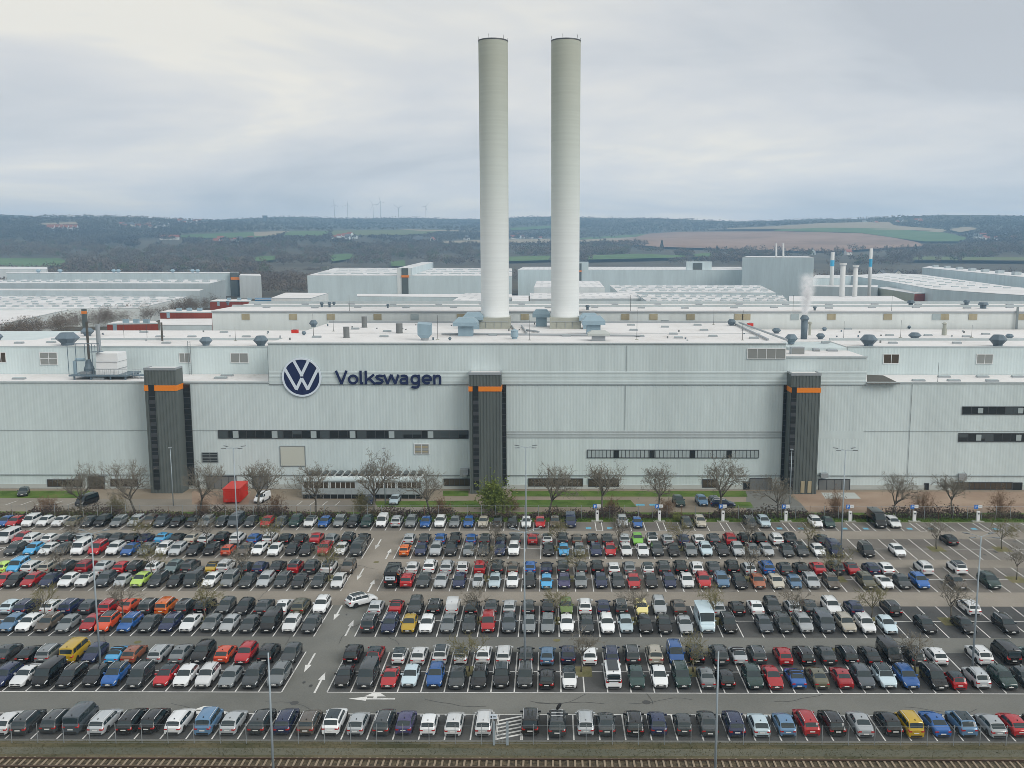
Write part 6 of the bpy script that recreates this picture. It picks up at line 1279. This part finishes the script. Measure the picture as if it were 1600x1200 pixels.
for i, (u, v, h, lab) in enumerate(((952, 417, 20, 'tall dark conifer above the long pale hall, beyond the second chimney'), (842, 419, 16, 'dark conifer between the two chimneys'), (1029, 418, 17, 'dark conifer between the two roof blocks of the long hall'), (933, 418, 11, 'short dark conifer beside a tall one'), (1034, 390, 26, 'broad dark conifer in the shelter belt'), (1112, 419, 12, 'low dark conifer next to the roof block'), (1430, 398, 24, 'dark conifer near the village by the green field'), (1120, 396, 20, 'squat dark conifer beyond the roof block'))):
    q = hit(u, v) if v < 405 else np.array([xat(u, 1250, 0), 1250, 0]); z = float(terr(q[0], q[1])); t = thing('conifer', lab, 'tree', (q[0], q[1], z), i, 'dark conifers beyond the halls')
    b = MB(); rg = np.random.default_rng(i + 400); quads(b, crown_tmpl(400 + i, 260, True) * [1.15, 1.15, 1], .045, 'conifer', rg, .6); o = bpy.data.objects.new('crown', b.mesh('crown')); COL.objects.link(o); o.parent = t; b2 = MB(); b2.tube([(0, 0, 0), (0, 0, .9)], [.02, .005], 'bark', 5); o = bpy.data.objects.new('trunk', b2.mesh('trunk')); COL.objects.link(o); o.parent = t; t.scale = (h, h, h)
# houses
def house_mesh(wl, rm, L=12, W=9, hw_=5, hr=4.5):
    m = MB(); m.box(-L / 2, L / 2, -W / 2, W / 2, -1, hw_, wl); m.add([(-L / 2, -W / 2, hw_), (-L / 2, W / 2, hw_), (-L / 2, 0, hw_ + hr - .3)], [(0, 1, 2)], wl); m.add([(L / 2, -W / 2, hw_), (L / 2, W / 2, hw_), (L / 2, 0, hw_ + hr - .3)], [(2, 1, 0)], wl)
    r_ = MB(); e = .5
    for sg in (-1, 1): r_.add([(-L / 2 - e, sg * (W / 2 + e), hw_ - .4), (L / 2 + e, sg * (W / 2 + e), hw_ - .4), (L / 2 + e, 0, hw_ + hr), (-L / 2 - e, 0, hw_ + hr), (-L / 2 - e, sg * (W / 2 + e), hw_ - .15), (L / 2 + e, sg * (W / 2 + e), hw_ - .15), (L / 2 + e, 0, hw_ + hr + .3), (-L / 2 - e, 0, hw_ + hr + .3)], [(0, 1, 2, 3), (4, 7, 6, 5), (0, 4, 5, 1), (0, 3, 7, 4), (1, 5, 6, 2)], rm)
    return m.mesh('wall'), r_.mesh('roof')
WIN = MB().box(-.6, .6, -.06, 0, 0, 1.3, 'window_dark').mesh('window')
HM = {(a, b): house_mesh(a, b) for a in ('render_white', 'sheet_cream') for b in ('roof_red', 'roof_slate')}
def put_house(u, v, s, rz, key, label, group=None, L=1.0):
    q = hit(u, v) if v < 405 else np.array([xat(u, 1180 + (420 - v) * 14, 0), 1180 + (420 - v) * 14, 0]); t = thing('house', label, 'house', (q[0], q[1], float(terr(q[0], q[1]))), R(rz), group); t.scale = (s * L, s, s)
    for n, me in zip(('wall', 'roof'), HM[key]): o = bpy.data.objects.new(n, me); COL.objects.link(o); o.parent = t
    if not group:
        for x in (-3.6, 0, 3.6):
            for z in (.9, 3.0): o = bpy.data.objects.new('window', WIN); COL.objects.link(o); o.parent = t; o.location = (x, -4.5, z)
for u, v, s, rz, w_, r_, lab in ((1270, 398, 1.5, 80, 'sheet_cream', 'roof_slate', 'cream gabled house at the edge of the brown field'), (1325, 398, 1.3, 20, 'render_white', 'roof_red', 'white red-roofed house between trees beyond the slender stack'), (1376, 419, 2.0, 60, 'render_white', 'roof_slate', 'slate-roofed house behind the slender white stack'), (1397, 418, 1.4, 130, 'render_white', 'roof_red', 'red-roofed house half hidden by trees beside a slate-roofed one'), (1402, 411, 1.6, 75, 'render_white', 'roof_slate', 'pale gabled house above the diagonal hall'), (1286, 418, 1.2, 10, 'sheet_cream', 'roof_red', 'low pinkish house beside the tall windowless block'), (998, 418, 1.3, 30, 'sheet_cream', 'roof_red', 'red-roofed house above the long pale hall'), (704, 417, 1.6, 0, 'sheet_cream', 'roof_red', 'long bright red roof behind the large hall'), (676, 378.5, 1.6, 75, 'render_white', 'roof_red', 'cream gabled house beside the tan field strip'), (653, 381, 2.2, 5, 'render_white', 'roof_slate', 'bright white farm building in the valley'), (729, 375, 1.6, 70, 'render_white', 'roof_slate', 'white gabled house at the tan field'), (1118, 417, 1.2, 0, 'render_white', 'roof_slate', 'small white building by the roof block'), (265, 374.5, 1.5, 5, 'render_white', 'roof_red', 'long pale red-roofed block on the western slope')): put_house(u, v, s, rz, (w_, r_), lab, None, 3.0 if 'long' in lab else 1.0)
hv = random.Random(21)
for cl, (u0, u1, v0, v1, n, nm) in enumerate(((185, 262, 352, 356, 22, 'village along the wooded ridge'), (280, 322, 346.5, 350, 14, 'upper hamlet on the ridge'), (335, 395, 375, 382, 12, 'valley hamlet by the green field'), (800, 845, 370, 374, 12, 'hamlet between the chimneys'), (1520, 1600, 370, 376, 12, 'village beyond the green field'), (1350, 1440, 345, 350, 9, 'ridge farmsteads'), (520, 560, 369, 374, 8, 'hamlet below the pale field'))):
    for k in range(n):
        put_house(hv.uniform(u0, u1), hv.uniform(v0, v1), hv.uniform(1.0, 1.5), hv.uniform(-40, 40), hv.choice(list(HM)), 'tiny pale house in the ' + nm, nm)
for k in range(6): put_house(80 + 7.2 * k, 360, 1.9, 2, ('sheet_cream', 'roof_red'), 'pale apartment block in the row on the western slope', 'apartment blocks on the slope')
# wind turbines
def turbine(u, vt, vb, lab):
    q = hit(u, 342.5)
    if q is None: q = hit(u, 345)
    z = float(terr(q[0], q[1])); zt = float(zat(vt, q[1], u)); h = zt - z; t = thing('wind_turbine', lab, 'wind turbine', (q[0], q[1], z), 0, 'wind turbines on the horizon'); b = MB(); b.lathe(q[0], q[1], [(1.5, z), (.9, zt)], 'turbine_grey', 8); b.build('tower', t)
    b = MB(); b.box(q[0] - 1.6, q[0] + 1.6, q[1] - 5, q[1] + 4, zt - 1.5, zt + 2, 'turbine_grey'); b.build('nacelle', t); ph = u * .7
    for k in range(3):
        a = ph + k * 2.094; d = np.array([math.cos(a), 0, math.sin(a)]); c = np.array([q[0], q[1] - 5.5, zt]); b = MB(); b.tube([c, c + d * 8, c + d * 32], [.6, .9, .3], 'turbine_grey', 4); b.build('blade', t)
for u, vt, lab in ((523, 320, 'first of a pair of wind turbines above the pale field'), (543.5, 320, 'second of a pair of wind turbines above the pale field'), (583.5, 320, 'wind turbine beside the tallest one'), (595, 315, 'tallest wind turbine on the ridge'), (623, 325, 'lower wind turbine between the tallest and a lone one'), (665.5, 323, 'lone wind turbine near the first chimney')): turbine(u, vt, 342, lab)
q = hit(414, 345); zz = float(terr(q[0], q[1])); b = MB(); b.box(q[0] - 9, q[0] + 9, q[1] - 9, q[1] + 9, zz, float(zat(338, q[1], 414)), 'roof_slate'); b.prism([(q[0] - 11, q[1] - 11), (q[0] + 11, q[1] - 11), (q[0] + 11, q[1] + 11), (q[0] - 11, q[1] + 11)], float(zat(338, q[1], 414)), float(zat(336.8, q[1], 414)), 'roof_slate'); o = b.build('lookout_tower', loc=(q[0], q[1], zz)); tag(o, 'small dark lookout tower on the wooded ridge', 'tower')

# ================================================================ AIR, SKY, LIGHT, CAMERA
m, nt, b, out = nmat('haze_air'); nt.nodes.remove(b); pv = N(nt, 'ShaderNodeVolumePrincipled'); pv.inputs['Color'].default_value = (0.43, 0.71, 1.0, 1); pv.inputs['Density'].default_value = HAZE; pv.inputs['Anisotropy'].default_value = 0.2
nt.links.new(pv.outputs[0], out.inputs['Volume'])
mb = MB(); mb.box(-9450, 9450, -9450, 9450, -3, 420, 'haze_air'); o = mb.build('haze'); tag(o, 'thin blue-grey air over the whole valley', kind='stuff')
SUN_EL, SUN_AZ = R(34), R(128)                          # overcast: the sun stands behind the camera's right shoulder
w = bpy.data.worlds.new('World'); SC.world = w; w.use_nodes = True; nt = w.node_tree; nt.nodes.clear()
out = nt.nodes.new('ShaderNodeOutputWorld'); bg = N(nt, 'ShaderNodeBackground'); bg.inputs['Strength'].default_value = 0.1; nt.links.new(bg.outputs[0], out.inputs[0])
sky = N(nt, 'ShaderNodeTexSky', sky_type='NISHITA', sun_disc=False, sun_elevation=SUN_EL, sun_rotation=SUN_AZ, air_density=1.0, dust_density=2.0)
tc = N(nt, 'ShaderNodeTexCoord'); sx = N(nt, 'ShaderNodeSeparateXYZ'); nt.links.new(tc.outputs['Generated'], sx.inputs[0])
def M(op, a, b_=None, c=None):
    n = N(nt, 'ShaderNodeMath', operation=op)
    for i, x in enumerate((a, b_, c)):
        if x is None: continue
        if isinstance(x, (int, float)): n.inputs[i].default_value = x
        else: nt.links.new(x, n.inputs[i])
    return n.outputs[0]
zc2 = M('ADD', M('MAXIMUM', sx.outputs[2], 0.0), 0.17); cxy = N(nt, 'ShaderNodeCombineXYZ'); nt.links.new(M('DIVIDE', sx.outputs[0], zc2), cxy.inputs[0]); nt.links.new(M('DIVIDE', sx.outputs[1], zc2), cxy.inputs[1])
def cloud(scale, st, det, off, dist=0.4):
    mp = N(nt, 'ShaderNodeMapping'); mp.inputs['Scale'].default_value = st; mp.inputs['Location'].default_value = off; nt.links.new(cxy.outputs[0], mp.inputs[0]); n = N(nt, 'ShaderNodeTexNoise', i_Scale=scale, i_Detail=det, i_Roughness=0.55, i_Distortion=dist); nt.links.new(mp.outputs[0], n.inputs[0]); return n.outputs[0]
big = cloud(0.55, (-1.0, 1.0, 1), 5.0, CLOUD_OFF); fine = cloud(1.6, (0.9, 1.4, 1), 7.0, (7.3, 2.2, 0), 0.8)
d = M('ADD', M('MULTIPLY', big, 0.86), M('MULTIPLY', fine, 0.14))
r = N(nt, 'ShaderNodeValToRGB'); nt.links.new(d, r.inputs[0]); el = r.color_ramp.elements
el[0].position = .39; el[0].color = c4((4.7, 4.85, 5.0)); el[1].position = .60; el[1].color = c4((7.7, 7.4, 6.5))
for p_, c in ((.44, (5.25, 5.4, 5.5)), (.50, (5.95, 6.0, 5.95)), (.56, (6.75, 6.65, 6.25))): e = el.new(p_); e.color = c4(c)
# sky made brighter low down to offset what the haze in front absorbs
hr_ = N(nt, 'ShaderNodeValToRGB'); nt.links.new(M('MULTIPLY', M('MAXIMUM', sx.outputs[2], 0.0), 2.0), hr_.inputs[0]); el = hr_.color_ramp.elements
el[0].position = 0.0; el[0].color = c4(HZ[0]); el[1].position = 0.8; el[1].color = c4((1, 1, 1))
for p_, c in zip((.05, .10, .20, .40), HZ[1:]): e = el.new(p_); e.color = c4(c)
mx = N(nt, 'ShaderNodeVectorMath', operation='MULTIPLY'); nt.links.new(r.outputs[0], mx.inputs[0]); nt.links.new(hr_.outputs[0], mx.inputs[1])
ms_ = N(nt, 'ShaderNodeMix', data_type='RGBA'); ms_.inputs[0].default_value = 0.95; nt.links.new(sky.outputs[0], ms_.inputs[6]); nt.links.new(mx.outputs[0], ms_.inputs[7])
ze_ = N(nt, 'ShaderNodeMapRange', interpolation_type='SMOOTHSTEP'); ze_.inputs[1].default_value = 0.26; ze_.inputs[2].default_value = 0.8; ze_.inputs[3].default_value = 1.0; ze_.inputs[4].default_value = ZEN; nt.links.new(sx.outputs[2], ze_.inputs[0])
vm = N(nt, 'ShaderNodeVectorMath', operation='SCALE'); nt.links.new(ms_.outputs[2], vm.inputs[0]); nt.links.new(ze_.outputs[0], vm.inputs['Scale']); nt.links.new(vm.outputs[0], bg.inputs['Color'])
sd = bpy.data.lights.new('sun', 'SUN'); sd.energy = SUNE; sd.angle = R(30); sd.color = (1, .965, .92); so = bpy.data.objects.new('sun', sd); COL.objects.link(so)
dv = Vector((math.sin(SUN_AZ) * math.cos(SUN_EL), math.cos(SUN_AZ) * math.cos(SUN_EL), math.sin(SUN_EL))); so.rotation_euler = (-dv).to_track_quat('-Z', 'Y').to_euler(); so.location = (0, 0, 120)
cd = bpy.data.cameras.new('camera'); cam = bpy.data.objects.new('camera', cd); COL.objects.link(cam); cam.location = (0, 0, H); cam.rotation_euler = (R(90) - P, 0, YAW)
cd.sensor_width = 36; cd.lens = F / 1600 * 36; cd.shift_x = -(CX - 800) / 1600; cd.clip_start = 1; cd.clip_end = 30000; SC.camera = cam
vs_ = SC.view_settings; vs_.view_transform = 'Standard'; vs_.look = 'None'; vs_.exposure = EXPO; vs_.gamma = 1
SC.render.film_transparent = False
cy2 = SC.cycles; cy2.use_denoising = True; cy2.filter_width = 0.8; cy2.volume_bounces = 3; cy2.max_bounces = 6; cy2.diffuse_bounces = 3; cy2.glossy_bounces = 3; cy2.transparent_max_bounces = 12; cy2.volume_step_rate = 1.0
